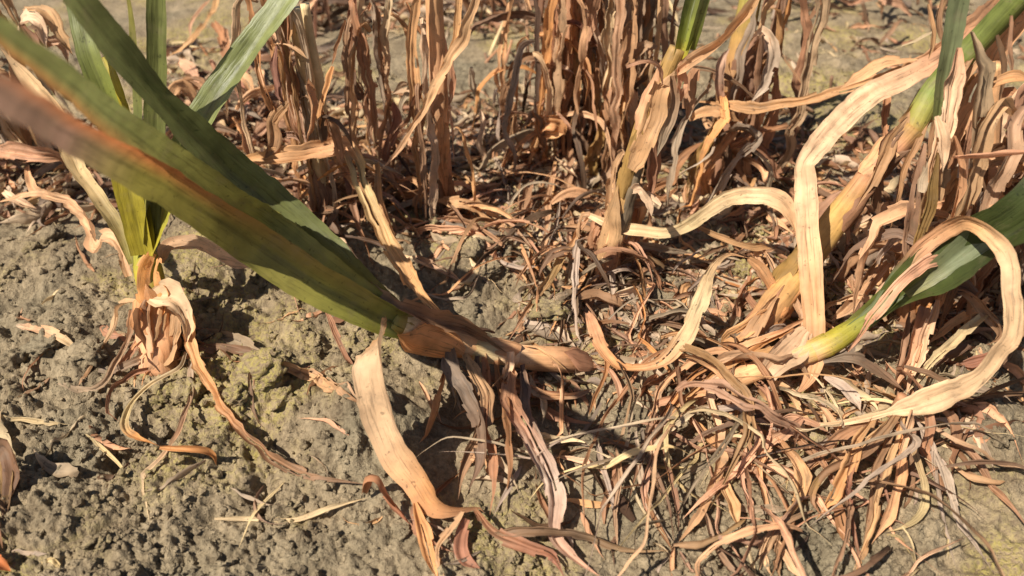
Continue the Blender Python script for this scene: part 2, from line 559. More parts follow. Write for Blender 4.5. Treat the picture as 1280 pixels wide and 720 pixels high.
for _ in range(225):
    while True:
        a, b = rng.uniform(0, 1280), rng.uniform(150, 715)
        if b > 380 and a > 1150 and b > 590: continue
        if a > 560 and rng.random() < 0.35: continue
        break
    q = P(a, b)
    add_clod(q, rng.choice([5, 6, 7, 8, 9, 11, 14]) * depth(q) / FPX * 0.7)

def build_crumbs():
    r2 = random.Random(5)
    base = []
    for k in range(8):
        bm = bmesh.new()
        bmesh.ops.create_icosphere(bm, subdivisions=1, radius=1)
        for v in bm.verts:
            v.co *= r2.uniform(0.65, 1.25)
        base.append((np.array([v.co[:] for v in bm.verts]), np.array([[v.index for v in f.verts] for f in bm.faces])))
        bm.free()
    VV, FF, off = [], [], 0
    pts = []
    for _ in range(15000):
        a, b = r2.uniform(-60, 1340), r2.uniform(60, 760)
        d = ray(a, b)
        t = -H / d[2]
        pts.append((d[0] * t, d[1] * t, (H - 0) / 1))
    pts = np.array(pts)
    dens = vnoise(pts[:, 0] * 25, pts[:, 1] * 25, 5)
    keep = (dens + 0.5) > np.array([r2.random() * 0.9 for _ in range(len(pts))])
    keep &= ~((pts[:, 0] > 0.17) & (pts[:, 1] < 0.27))
    pts = pts[keep]
    gz = ground(pts[:, 0], pts[:, 1])
    for k in range(len(pts)):
        v, f = base[k % 8]
        r = r2.choice([.0005, .0006, .0007, .0008, .001, .0012, .0015, .0022])
        a = r2.uniform(0, 6.28)
        R = np.array([[math.cos(a), -math.sin(a), 0], [math.sin(a), math.cos(a), 0], [0, 0, 0.8]])
        VV.append(v @ R.T * r + np.array([pts[k, 0], pts[k, 1], gz[k] + r * .3]))
        FF.append(f + off)
        off += len(v)
    o = link_mesh("soil_crumbs", np.vstack(VV), np.vstack(FF).tolist(), M_SOIL, soil, smooth=False)
    o["kind"] = "stuff"
build_crumbs()

# ------------------------------------------------------------------ plants
SEED = [100]
def seed():
    SEED[0] += 7
    return SEED[0]

PLANTS = {}
def plant(key, px, py, label, h=0.0):
    b = P(px, py, h)
    e = bpy.data.objects.new("garlic_plant", None)
    COL.objects.link(e)
    e.empty_display_size = 0.02
    e.location = b
    e["label"] = label
    e["category"] = "garlic plant"
    e["group"] = "garlic plants drying in the bed"
    PLANTS[key] = (e, b)
    return e

def pts_of(s, key=None):
    """'x,y,h' in cm above soil; 'x,y,dN' = N cm behind the plant's base"""
    out = []
    for tok in s.split():
        a = tok.split(',')
        if a[2].startswith('d'):
            out.append(PY(float(a[0]), float(a[1]), PLANTS[key][1][1] + float(a[2][1:]) / 100))
        else:
            out.append(P(float(a[0]), float(a[1]), float(a[2]) / 100))
    return np.array(out)

def widths_of(c, w):
    if not isinstance(w, (list, tuple)):
        w = [w]
    w = np.interp(np.linspace(0, 1, len(c)), np.linspace(0, 1, len(w)), w)
    return [wi * depth(ci) / FPX for wi, ci in zip(w, c)]

def L(key, w, colour, s, name="dry_leaf", material=None, label=None, parent=None, **kw):
    e, b = PLANTS[key]
    c = pts_of(s, key)
    X, F, C, U = leaf_mesh(c, widths_of(c, w), colour, seed(), **kw)
    o = link_mesh(name, X, F, material or M_DRY, parent or e, b, C, U)
    if label:
        o["label"] = label
    return o

def G(key, w, colour, s, **kw):
    kw.setdefault('crinkle', 0.25); kw.setdefault('ridge', 0.25); kw.setdefault('fold', 0.25); kw.setdefault('curl', 0.1)
    kw.setdefault('wave', 0.2); kw.setdefault('base_taper', 1.0); kw.setdefault('tip', False); kw.setdefault('midrib', 0.3); kw.setdefault('floor', False)
    return L(key, w, colour, s, name="green_leaf", material=M_GREEN, **kw)

def S(key, w, colour, s, name="stem", parent=None, ridge=0.04, **kw):
    e, b = PLANTS[key]
    c = pts_of(s, key)
    X, F, C, U = tube_mesh(c, [x / 2 for x in widths_of(c, w)], colour, seed(), ridge=ridge, **kw)
    return link_mesh(name, X, F, M_STEM, parent or e, b, C, U)

STEMS = {}
def wrap(key, spec, w, pieces, fl=1.25, crk=.85):
    """papery sheath strips hugging a stem: (t0, t1, phi, half-angle, colour)"""
    e, b = PLANTS[key]
    c = pts_of(spec, key)
    pw = np.hstack([c, np.array(widths_of(c, w))[:, None] / 2])
    cw, _ = catmull(pw, 60)
    t, nn, bb = frames(cw[:, :3], REF)
    for (t0, t1, phi, ha, colour) in pieces:
        i0, i1 = int(t0 * 59), max(int(t1 * 59), int(t0 * 59) + 6)
        ids = np.linspace(i0, i1, 7).astype(int)
        ph = math.radians(phi)
        off = nn[ids] * math.cos(ph) + bb[ids] * math.sin(ph)
        r = cw[ids, 3] * 1.10 + 0.0003
        flare = np.linspace(1, fl, 7)
        p = cw[ids, :3] + off * (r * flare)[:, None]
        prof = np.interp(np.linspace(0, 1, 7), [0, .2, .75, 1], [.6, 1, 1, .25])
        X, F, C, U = leaf_mesh(p, 2 * r * ha * prof, colour, seed(), roll=180 + phi, fold=0.0, curl=ha / 1.6, crinkle=crk, ridge=.45, floor=False, wave=.4, tipk=.3, m=13)
        link_mesh("sheath", X, F, M_DRY, e, b, C, U)

def hang(key, n, h0, h1, rmin, rmax, wmin, wmax, sd, azr=(0, 360), cols=('tan', 'pink', 'brown', 'tan', 'orange', 'pale', 'grey', 'brown'), lean=(0, 0), spread=.012):
    """crumpled leaves hanging down along a stalk"""
    r = random.Random(sd)
    e, b = PLANTS[key]
    for _ in range(n):
        az = math.radians(r.uniform(*azr))
        h = r.uniform(h0, h1)
        out = r.uniform(rmin, rmax)
        low = r.choice([0.002, 0.002, r.uniform(0, h * .6)])
        p0 = b + np.array([lean[0] * h + r.uniform(-spread, spread), lean[1] * h + r.uniform(-spread, spread), h])
        rise = r.uniform(-.006, .014)
        a2 = az + r.uniform(-.5, .5)
        d, d2 = np.array([math.cos(az), math.sin(az), 0]), np.array([math.cos(a2), math.sin(a2), 0])
        pts = [p0, p0 + d * out * .5 + [0, 0, rise], p0 + d * out * .9 + [0, 0, rise - .2 * (h - low)]]
        for q in (.5, .75, 1.0):
            pts.append(p0 + d * out + d2 * out * .5 * (q - .3) * r.uniform(-.6, 1.4) + np.array([r.uniform(-.003, .003), r.uniform(-.003, .003), -q * (h - low)]))
        if low < .003:
            pts.append(pts[-1] + d2 * r.uniform(.006, .03) + [0, 0, .001])
        w = r.uniform(wmin, wmax)
        X, F, C, U = leaf_mesh(np.array(pts), np.interp(np.linspace(0, 1, len(pts)), [0, .3, .7, 1], [.6 * w, w, .8 * w, .4 * w]), r.choice(cols), seed(),
                               roll=r.uniform(-80, 80), twist=r.uniform(-150, 150), crinkle=1.2, ridge=1.4, fold=r.uniform(.2, .8), wave=1.3)
        link_mesh("dry_leaf", X, F, M_DRY, e, b, C, U)

# loose pieces ------------------------------------------------------
def loose(w, colour, s, label, group=None, name="fallen_leaf", cat="dry leaf", **kw):
    c = pts_of(s)
    X, F, C, U = leaf_mesh(c, widths_of(c, w), colour, seed(), **kw)
    b = X.mean(0)
    o = link_mesh(name, X, F, M_DRY, None, b, C, U)
    o.location = b
    o["label"] = label
    o["category"] = cat
    if group:
        o["group"] = group
    return o

# =========== plant A : upright plant at the left
plant('A', 203, 462, "upright garlic plant with green blades above a split papery tan neck")
st = S('A', [40, 46, 38, 34, 32, 12], [(0, 'brown'), (.3, 'tan'), (.5, 'ochre'), (.68, 'yellow'), (1, 'lime')],
       "205,466,0 203,440,0.9 198,405,2.0 192,370,3.1 183,330,4.4 175,292,5.8", ridge=.05)
L('A', [30, 46, 44, 30], 'orange', "196,398,2.6 194,375,3.3 188,345,4.3 196,318,5.2", name="sheath", parent=st, curl=.9, fold=.1, ref=np.array([.1, -.9, .4]), floor=False, tip=False)
L('A', [30, 40, 42, 26], 'tan', "200,452,1.0 205,425,1.9 210,395,2.7 214,374,3.3", name="sheath", parent=st, curl=.9, fold=.1, ref=np.array([.3, -.9, .3]), floor=False, tip=False)
L('A', [20, 26, 18, 8], 'tan', "190,375,3.4 180,395,2.9 185,425,2.0 192,452,.9", name="sheath", parent=st, curl=.6, crinkle=1.3)
L('A', [22, 34, 24, 10], 'pale', "192,372,3.4 215,372,3.6 229,392,3.0 233,432,1.6", curl=.7, crinkle=1.2)
G('A', [30, 34, 36, 30, 24], [(0, 'yellow'), (.3, 'yellow'), (.5, 'lime'), (1, 'green')], "180,318,5.2 165,250,8 148,160,11 115,75,14 92,-10,16.5")
G('A', [34, 38, 34, 18], [(0, 'yellow'), (.5, 'yellow'), (1, 'yellow')], "182,312,5.4 172,262,7.2 154,170,10.2 140,108,12.5 128,72,13.6")
G('A', [44, 46, 44, 42, 40], [(0, 'yellow'), (.3, 'lime'), (.5, 'green'), (1, 'green')], "186,312,5.2 208,240,7.8 258,145,11.2 308,72,13.5 362,-8,16", roll=-8, fold=.32)
G('A', [30, 28, 26, 24], [(0, 'olive'), (.4, 'dgreen'), (1, 'dgreen')], "186,300,5.8 192,200,9.5 196,90,13.5 196,-10,17", roll=20)
G('A', [26, 24, 22, 20], [(0, 'olive'), (.5, 'dgreen'), (1, 'olive')], "178,300,5.8 178,200,10 172,80,14.5 162,-12,18", roll=-30)
L('A', [14, 20, 22, 30, 32, 20], [(0, 'olive'), (.3, 'straw'), (1, 'pale')], "166,330,4.6 140,270,6.6 108,225,8 75,150,10.5 40,105,12 2,62,13.5", floor=False, crinkle=.6)
L('A', [16, 20, 24, 22, 18, 14, 10], 'tan', "164,345,3.9 146,303,5.4 132,296,5.3 122,310,4.6 108,268,4.6 55,243,3.2 -5,254,2", crinkle=.9)
L('A', [14, 26, 34, 34, 14], [(0, 'tan'), (.4, 'pale'), (1, 'pale')], "200,330,4.3 212,312,4.4 242,308,3.9 278,322,2.8 322,334,1.6", roll=0, crinkle=.6, fold=.12, wave=.6)
L('A', [14, 20, 14, 10, 8], [(0, 'tan'), (1, 'brown')], "170,378,2.9 150,384,2.6 144,412,1.7 128,440,.9 95,492,.3", roll=50)
L('A', [16, 20, 18, 22, 22, 22, 18, 10], [(0, 'tan'), (.3, 'orange'), (.6, 'brown'), (1, 'umber')], "222,372,3 236,398,2.4 242,432,1.6 264,478,1.2 288,518,.9 318,552,.7 375,590,.6 458,606,.8", crinkle=1.2)
L('A', [10, 9, 9, 10, 12, 8], [(0, 'grey'), (.5, 'straw'), (.7, 'orange'), (1, 'orange')], "233,440,1.4 224,462,1.2 188,481,1.1 162,508,1 159,540,.9 200,558,1.2", crinkle=.7)
L('A', [9, 11, 9, 10, 8, 5], [(0, 'grey'), (.5, 'pink'), (1, 'straw')], "238,448,1.1 241,492,.9 228,532,.9 203,568,.9 182,598,.5 186,656,.3", crinkle=.8)
L('A', [6, 12, 12, 8], 'orange', "200,560,1.3 236,562,1.3 262,566,1.1 270,582,.3", crinkle=.7)
L('A', [14, 12, 12, 10, 6], [(0, 'brown'), (1, 'grey')], "166,388,2.3 164,420,1.5 148,450,.9 120,486,.4 62,487,.3")
L('A', [12, 12, 10], 'brown', "180,400,2 172,430,1.3 150,455,.5 128,478,.2")
L('A', [12, 16, 12, 6], [(0, 'tan'), (1, 'grey')], "196,440,1.2 178,452,.8 150,462,.5 110,468,.3")
L('A', [14, 18, 16], 'umber', "230,420,1.2 262,436,.6 300,440,.4 330,446,.3")

# =========== plant B : the plant bent over to the left
plant('B', 735, 450, "toppled garlic plant with pale stem lying flat and broad green blades", h=.008)
st = S('B', [8, 22, 33, 31, 28, 28], [(0, 'umber'), (.35, 'brown'), (.7, 'tan'), (1, 'pale')],
       "750,460,-.4 730,454,.6 700,449,1.2 672,447,1.4 645,444,1.7 625,441,1.9", ridge=.07)
S('B', [28, 32, 33, 28], [(0, 'pale'), (.5, 'straw'), (1, 'ochre')], "648,444,1.7 622,440,1.9 600,435,2.2 575,428,2.6", name="sheath", parent=st, ridge=.05)
S('B', [26, 38, 43, 38], [(0, 'ochre'), (.2, 'tan'), (.8, 'pale'), (1, 'straw')], "608,436,2.1 575,428,2.6 535,415,3.4 500,404,4.2", name="sheath", parent=st, ridge=.03)
S('B', [36, 40, 30], [(0, 'tan'), (.4, 'ochre'), (1, 'olive')], "530,414,3.5 504,405,4.1 486,398,4.6", name="sheath", parent=st, ridge=.02)
L('B', [14, 28, 32, 30, 24, 10], [(0, 'pale'), (.4, 'pink'), (1, 'tan')], "450,352,5.6 480,374,5.5 522,390,4.9 565,404,4.1 600,420,3.2 632,440,2.3", floor=False, curl=.5, crinkle=1.0, base_taper=.3)
L('B', [12, 26, 30, 26], 'pale', "361,262,2.2 392,288,2.6 424,316,3.4 468,352,4.8", crinkle=.6, floor=False)
G('B', [16, 44, 58, 62, 58, 50, 44, 40], [(0, 'olive'), (.25, 'dgreen'), (1, 'green')], "520,410,3.7 488,394,4.6 415,330,6.2 345,266,8 270,200,11 192,118,15 112,20,19 82,-18,20.5",
  roll=10, fold=.62, label="broad folded green blade with a dark crease")
G('B', [16, 40, 54, 54, 48, 42, 38, 34], [(0, 'olive'), (.3, 'olive'), (.7, 'green'), (1, 'green')], "520,411,3.7 488,398,4.6 408,345,6.2 315,276,8.4 225,212,12 150,156,16.5 75,95,20.6 -15,28,23.4", roll=-4, fold=.25,
  edge=('ember', -1, .6, ([0, .45, .7, 1], [0, 0, .8, 1])))
G('B', [16, 40, 54, 57, 52, 47, 46, 48], [(0, 'lime'), (.2, 'olive'), (.5, 'olive'), (.72, 'mauve'), (1, 'mauve')], "520,412,3.7 488,402,4.6 412,364,6.4 312,300,8.6 205,232,13.5 105,176,19 0,114,23.4 -70,78,24.6",
  roll=-16, fold=.2, edge=('ember', 1, 1.0, ([0, .3, .45, .75, 1], [0, .3, 1, .8, .3])), label="green blade turning rusty brown along its edge and tip")
L('B', [44, 56, 58, 54, 48, 42, 26, 18, 12], [(0, 'tan'), (.15, 'pale'), (.5, 'pale'), (.75, 'orange'), (1, 'brown')],
  "480,414,4.3 468,440,4.5 474,488,3.7 492,540,2.6 516,592,1.6 540,626,1.2 565,637,1.1 598,634,.9 606,640,.8", crinkle=.35, curl=.25, fold=.12, ridge=.3, base_taper=.9, ref=np.array([-.35, -.7, .6]),
  label="broad smooth pale tan dead blade hanging in front of stem")
L('B', [18, 24, 24, 20, 12], [(0, 'grey'), (1, 'brown')], "563,434,2.9 570,472,2.6 592,512,2 607,560,1.5 586,612,.7", roll=20)
L('B', [18, 22, 24, 20, 14], [(0, 'tan'), (.5, 'brown'), (1, 'brown')], "580,440,2.6 600,482,2.3 603,530,1.8 578,580,1.1 572,625,.5", roll=-25)
L('B', [16, 20, 18, 16, 10], 'brown', "606,442,2.2 616,490,1.9 611,540,1.5 621,585,1 612,645,.5", roll=40)
L('B', [20, 28, 32, 32, 28, 26, 14], [(0, 'tan'), (.3, 'brown'), (.6, 'grey'), (1, 'pink')], "640,450,1.9 641,500,1.8 664,555,1.3 688,606,1 692,655,.8 716,695,.6 752,722,.4", roll=10, crinkle=1.1)
L('B', [16, 20, 20, 12], [(0, 'umber'), (1, 'grey')], "652,458,1.7 656,510,1.4 676,565,.9 694,640,.5", roll=-30)
L('B', [20, 22, 4], 'pale', "635,442,2.5 633,458,2.1 629,478,1.4", curl=.6)
L('B', [12, 16, 14, 8], 'orange', "560,458,1.8 552,495,1.3 543,530,.8 524,558,.3", roll=30)
L('B', [8, 12, 10], 'pink', "524,478,1 536,500,.9 552,528,.6")
L('B', [12, 20, 20, 18, 14], [(0, 'brown'), (1, 'red')], "596,638,.9 622,664,.9 660,681,.8 690,692,.6 706,722,.4")
L('B', [10, 20, 22, 20], 'orange', "518,628,.9 524,660,.7 534,690,.6 546,722,.5", roll=-20)
L('B', [12, 16, 12, 16], 'tan', "578,640,1 562,668,.8 548,690,.7 556,722,.5", roll=40)
L('B', [12, 16, 18, 14, 10], [(0, 'brown'), (1, 'red')], "452,616,.9 458,598,1.7 476,598,2.0 487,622,1.3 514,656,.5", roll=50, curl=.5)
L('B', [8, 16, 18, 14, 10, 6], [(0, 'brown'), (.5, 'umber'), (1, 'tan')], "618,668,.7 655,662,1.1 700,660,1.2 738,670,1.1 778,688,.8 838,688,.6")
L('B', [14, 18, 14], 'red', "586,650,.8 574,690,.5 600,712,.3")
L('B', [10, 14, 12, 8], [(0, 'pink'), (1, 'red')], "620,470,1.2 640,486,.9 690,492,.7 735,496,.5")
L('B', [12, 16, 16, 12], [(0, 'pink'), (.5, 'tan'), (1, 'grey')], "640,482,.8 680,494,.8 720,493,.6 742,486,.4")
L('B', [14, 18, 16, 10], 'brown', "622,446,2 630,500,1.6 640,560,1 632,620,.4", roll=35)
L('B', [10, 14, 12, 8], 'umber', "596,442,2.3 590,490,1.9 598,540,1.3 606,590,.6", roll=-40)

# =========== plant F : upright stalk between the back plants
plant('F', 560, 268, "bare upright tan stalk with one twisted leaf crossing it")
S('F', [24, 20, 20, 21, 22, 22], [(0, 'grey'), (.2, 'brown'), (.5, 'pink'), (1, 'tan')], "560,270,d0 557,235,d0 553,190,d0 549,120,d0 545,50,d0 542,-15,d0")
L('F', [8, 20, 20, 10], 'orange', "558,245,d-.6 549,205,d-1.2 551,165,d-1.4 560,122,d-1.1", roll=20)
L('F', [14, 14, 12, 16, 12, 10, 8], [(0, 'tan'), (.5, 'tan'), (1, 'pink')], "598,-8,d-2 582,42,d-2 560,75,d-2.2 540,110,d-2.4 528,140,d-2.6 500,185,d-3 470,222,d-3.5", floor=False)
L('F', [10, 10, 10, 8], 'tan', "574,-8,d-1 573,35,d-1.2 565,62,d-1.4 548,92,d-1.6", floor=False)
L('F', [6, 12, 10, 5], 'brown', "564,78,d-.8 570,98,d-1 567,118,d-1 560,135,d-.8", roll=40)
L('F', [5, 5, 4], 'brown', "508,2,d1 525,40,d1 548,68,d.5", floor=False)
L('F', [4, 18, 14, 3], 'pale', "492,116,d0 506,108,d0 515,112,d-.4 522,122,d-.6", roll=30)
L('F', [12, 16, 14, 10], 'brown', "536,100,d-1.2 524,118,d-1 510,150,d-.8 490,168,d-.6", roll=60)
L('F', [6, 14, 16, 14, 8], 'tan', "545,250,1.6 575,252,2 600,262,1.4 630,282,.8 640,290,.5", roll=20)

# =========== plant G
plant('G', 402, 285, "pale dead stalk beside a long straw leaf bent at a right angle")
S('G', [24, 22, 18, 18, 18, 18], [(0, 'grey'), (.4, 'tan'), (1, 'straw')], "402,285,d0 400,240,d0 394,180,d0 386,115,d0 376,60,d0 366,10,d0")
S('G', [14, 13, 12, 11], 'straw', "402,180,d.8 400,110,d.8 390,60,d.8 381,5,d.9", name="stalk")
L('G', [14, 24, 26, 26, 24, 26, 26, 24, 20, 18, 10], [(0, 'tan'), (.3, 'pink'), (.4, 'straw'), (.7, 'tan'), (1, 'tan')],
  "300,203,5.6 330,198,6.0 375,193,6.2 425,188,6.2 446,198,6.0 455,230,5.2 468,268,4.2 488,308,3.2 510,346,2.6 540,384,2.4 580,416,2.4", crinkle=.8, ridge=1.6, floor=False,
  label="long straw coloured leaf bent sharply downward at its middle")
L('G', [14, 18, 16, 10], [(0, 'tan'), (1, 'brown')], "472,205,5 480,250,3.6 494,290,2.6 508,335,1.8", roll=30)
L('G', [8, 14, 16, 10], 'red', "346,58,d-.5 345,85,d-.8 352,112,d-1 358,135,d-1.2", roll=30)
L('G', [10, 18, 18, 12], [(0, 'orange'), (1, 'brown')], "360,128,d-1.2 345,150,d-1.4 342,175,d-1.4 330,200,d-1.6", roll=-20)
L('G', [10, 12, 14, 14], 'orange', "418,84,d-1 410,105,d-1.2 402,130,d-1.4 400,160,d-1.6", roll=20)
L('G', [7, 8, 7], 'brown', "432,25,d-1 424,55,d-1 414,82,d-1.2")
L('G', [12, 18, 18, 16, 8], 'umber', "404,178,d-1.4 402,148,d-1.6 416,144,d-2 432,160,d-2.4 444,190,d-2.8", roll=40)
L('G', [12, 16, 12], 'brown', "412,150,d-2 420,178,d-2.2 428,210,d-2.6")
L('G', [10, 14, 14, 10], 'orange', "392,112,d-1 382,108,d-1.6 388,140,d-2 384,178,d-2")
L('G', [5, 6, 6], 'tan', "345,55,d-.4 362,58,d-1 384,74,d-1.2")
L('G', [10, 14, 12, 8], 'brown', "430,215,3 438,240,2.4 446,270,1.6 450,300,.8")
L('G', [10, 16, 14, 10], 'brown', "404,215,2.6 380,220,2.6 376,245,1.8 380,268,.8", roll=40)
L('G', [12, 18, 18], 'tan', "408,262,1.6 396,290,1.2 402,330,.6")

# =========== plant H
plant('H', 484, 232, "thin withered plant with two hanging twisted leaves")
S('H', [10, 9, 8], 'brown', "484,234,d0 484,205,d0 480,175,d0")
L('H', [16, 17, 14, 12, 8, 6], [(0, 'red'), (.5, 'brown'), (1, 'umber')], "441,-10,d0 441,30,d0 438,58,d0 443,92,d-.2 458,120,d-.5 472,150,d-.8", floor=False, crinkle=1.2)
L('H', [8, 10, 12, 8], 'umber', "442,90,d-.4 440,105,d-.6 448,120,d-.6 462,116,d-.4", floor=False)
L('H', [8, 16, 17, 14, 10, 14, 16, 10], [(0, 'straw'), (.5, 'tan'), (.7, 'orange'), (1, 'brown')], "488,-12,d-.3 487,20,d-.3 484,46,d-.3 486,80,d-.4 489,118,d-.4 486,140,d-.6 478,168,d-.8 474,212,d-1.2", floor=False, twist=140)
L('H', [8, 12, 12, 10], [(0, 'red'), (1, 'brown')], "492,128,d-.4 495,150,d-.6 486,180,d-1 480,215,d-1.4", floor=False)
L('H', [5, 6, 6, 5], 'brown', "500,18,d.2 484,8,d.2 462,8,d.2 448,24,d0", floor=False)
L('H', [6, 8, 8], 'tan', "492,222,1.4 510,232,1.2 528,244,.6")

# =========== plant I : the back tangle
plant('I', 698, 195, "leafless looking tangle of crumpled narrow brown leaves round a pinkish stalk")
S('I', [20, 20, 22, 22, 22], [(0, 'brown'), (.4, 'umber'), (.6, 'pink'), (1, 'pink')], "700,195,d0 702,150,d0 704,90,d0 709,40,d0 713,-12,d0")
for w, c, s in [
    ([8, 9, 9, 8], 'umber', "672,-8,d-1 673,55,d-1 672,110,d-1.2 669,170,d-1.4"),
    ([7, 8, 6], 'brown', "694,30,d-1 690,75,d-1.2 686,140,d-1.4"),
    ([7, 8, 8, 6], 'brown', "702,10,d-1.4 697,60,d-1.5 692,100,d-1.6 686,150,d-1.8"),
    ([14, 16, 18, 14, 6], 'pale', "734,-6,d-1.2 738,20,d-1.4 746,52,d-1.6 754,85,d-1.6 752,112,d-1.6"),
    ([12, 14, 14, 12], 'brown', "750,-8,d-.6 750,40,d-.8 744,90,d-1 740,135,d-1.2"),
    ([10, 10, 10], 'red', "768,-8,d-.4 772,35,d-.6 784,75,d-.8"),
    ([8, 10, 12], 'umber', "778,5,d0 784,55,d0 792,100,d-.2"),
    ([10, 22, 28, 24, 14], [(0, 'tan'), (.5, 'pink'), (1, 'pale')], "762,58,d-2 772,82,d-2.2 780,112,d-2.6 786,142,d-2.8 790,160,d-2.8"),
    ([10, 18, 24, 24, 14], [(0, 'brown'), (1, 'tan')], "774,88,d-2 764,100,d-2.2 761,125,d-2.6 770,152,d-3 786,172,d-3"),
    ([14, 18, 20, 20, 12], [(0, 'brown'), (.5, 'ochre'), (1, 'tan')], "744,85,d-1.6 741,120,d-2 744,160,d-2.4 735,195,d-2.8 727,225,d-3.2"),
    ([12, 22, 24, 18], 'orange', "672,166,d-1.8 684,152,d-2.2 700,154,d-2.4 706,168,d-2.4"),
    ([8, 12, 10], 'tan', "676,172,d-2.2 690,174,d-2.6 704,168,d-2.6"),
    ([6, 20, 24, 16, 6], 'pale', "784,-2,d0 800,8,d0 822,18,d-.2 842,28,d-.4 850,36,d-.4"),
    ([7, 9, 7], 'pale', "670,75,d-1 700,82,d-1.4 718,92,d-1.6"),
    ([6, 8, 6], 'pink', "718,92,d-1.4 712,102,d-1.6 700,112,d-1.8"),
    ([7, 8, 6], 'brown', "672,132,d-1.4 690,120,d-1.8 712,108,d-2"),
    ([8, 12, 12], 'tan', "678,86,d-1.2 684,102,d-1.4 698,140,d-1.6"),
    ([5, 6, 5], 'pink', "696,140,d-2.4 708,156,d-2.8 722,180,d-3"),
    ([5, 6, 5], 'tan', "726,100,d-2 722,130,d-2.4 712,160,d-2.6"),
    ([8, 12, 10], 'red', "702,28,d-1.2 724,36,d-1.4 748,60,d-1.6"),
    ([16, 22, 20, 12], [(0, 'tan'), (1, 'orange')], "780,178,d-3 768,205,d-3.4 752,245,d-3.8 734,274,d-4"),
    ([12, 18, 18, 12], 'ochre', "738,180,d-2.6 736,212,d-3 730,235,d-3.2 727,268,d-3.6"),
    ([6, 12, 14, 6], 'pale', "694,198,1.6 702,206,2 712,216,1.8 722,222,1.4"),
    ([8, 12, 10, 8], 'tan', "694,202,1.6 692,225,1.4 686,250,1 684,275,.6"),
    ([10, 14, 10], 'brown', "660,230,1.6 654,255,1.2 646,280,.5"),
    ([10, 12, 8], 'pink', "664,225,1.6 660,250,1.2 650,285,.6")]:
    L('I', w, c, s, roll=random.Random(len(s) * 3 + len(c)).uniform(-40, 40), crinkle=1.2, floor=False)

# =========== plant C : leaning middle plant
plant('C', 752, 358, "leaning yellowing garlic plant with green shoot and looping pale leaf")
st = S('C', [24, 25, 26, 26, 28, 26, 24, 22], [(0, 'grey'), (.25, 'tan'), (.5, 'ochre'), (1, 'ochre')],
       "750,362,d0 760,325,d0 772,280,d.2 786,225,d.6 800,180,d1 816,130,d1.6 834,90,d2 848,60,d2.2")
L('C', [24, 30, 32, 26], 'tan', "790,215,d-.4 800,180,d0 815,140,d.6 828,105,d1", name="sheath", parent=st, curl=1.0, fold=.05, floor=False, tip=False)
L('C', [14, 24, 22, 14], 'pink', "850,125,d.8 856,100,d.8 852,82,d1 862,66,d1", name="sheath", parent=st, curl=.8, floor=False, crinkle=1.2)
G('C', [22, 30, 32, 30], [(0, 'yellow'), (.3, 'lime'), (1, 'dgreen')], "848,72,d2 857,45,d2.2 864,15,d2.6 872,-15,d3", fold=.5)
G('C', [14, 16, 16], [(0, 'lime'), (1, 'green')], "862,62,d1.8 872,30,d1.6 884,-12,d1.4", roll=30)
L('C', [18, 28, 32, 30, 28], [(0, 'pink'), (1, 'tan')], "848,92,d.8 868,74,d.4 895,58,d.2 922,32,d.2 952,-10,d.2", curl=.6, floor=False, crinkle=1.0)
L('C', [8, 9, 10, 8], 'pink', "782,86,d0 806,79,d.2 822,86,d.6 829,106,d.8", floor=False)
L('C', [14, 22, 20], 'brown', "870,86,d1.6 864,115,d1.4 858,150,d1", floor=False, roll=30)
L('C', [12, 14, 12, 8], [(0, 'brown'), (1, 'grey')], "838,95,d.6 838,130,d.2 832,165,d-.2 822,195,d-.6", floor=False)
L('C', [12, 15, 18, 18, 18, 20, 22, 22, 20, 18, 12], [(0, 'pale'), (.4, 'straw'), (.7, 'pale'), (1, 'tan')],
  "736,271,4 764,282,4.1 800,290,4.1 848,288,4.2 880,270,4.7 908,250,5.6 942,243,6.1 972,249,6 990,270,5.4 998,302,4.4 1002,338,3.2", crinkle=.5, ridge=.6, floor=False, roll=10,
  label="pale tan leaf arching into a wide loop")
L('C', [10, 14, 14, 8], 'tan', "872,284,3.8 902,298,3.2 934,308,2.6 965,311,2.0", crinkle=.8)
L('C', [12, 20, 18, 18, 18, 20, 20, 18, 16, 16, 14], [(0, 'pink'), (.3, 'orange'), (.45, 'tan'), (.7, 'straw'), (1, 'tan')],
  "735,392,1.3 742,408,1.5 756,440,1.5 778,462,1.7 808,464,2.1 838,444,2.6 862,416,3.2 876,382,3.8 888,344,4.4 906,320,4.7 936,322,4.4", crinkle=.8, ridge=1.4, floor=False,
  label="ridged tan leaf curving in an s shape over the soil")
L('C', [14, 16, 18, 12], 'tan', "934,321,4.4 952,334,3.8 962,355,2.9 966,380,2.0", crinkle=.7)
L('C', [10, 14, 14, 13, 10], [(0, 'tan'), (.5, 'ochre'), (1, 'brown')], "738,268,2.4 718,302,1.9 692,342,1.4 664,380,1.1 634,428,.8", ridge=1.8, fold=.7)
L('C', [7, 9, 9, 10], 'tan', "694,205,2 686,250,1.6 682,300,1.2 674,332,.8")
L('C', [8, 12, 10, 6], 'grey', "785,302,1.6 810,308,1.6 840,312,1.2 866,318,.6")
L('C', [12, 18, 16, 8], 'pale', "790,240,d-1.2 803,236,d-1.8 812,250,d-2 814,270,d-2.2", roll=30)
L('C', [12, 18, 18, 12], 'tan', "722,374,1.2 745,372,1.5 768,380,1.3 782,388,.8", roll=-20, fold=.6)
L('C', [8, 14, 12, 6], 'pale', "765,372,1.5 782,364,1.8 792,362,1.6 794,372,1.0", roll=50)
L('C', [8, 10, 9, 6], 'grey', "775,392,.9 792,408,.7 815,420,.5 832,432,.3")
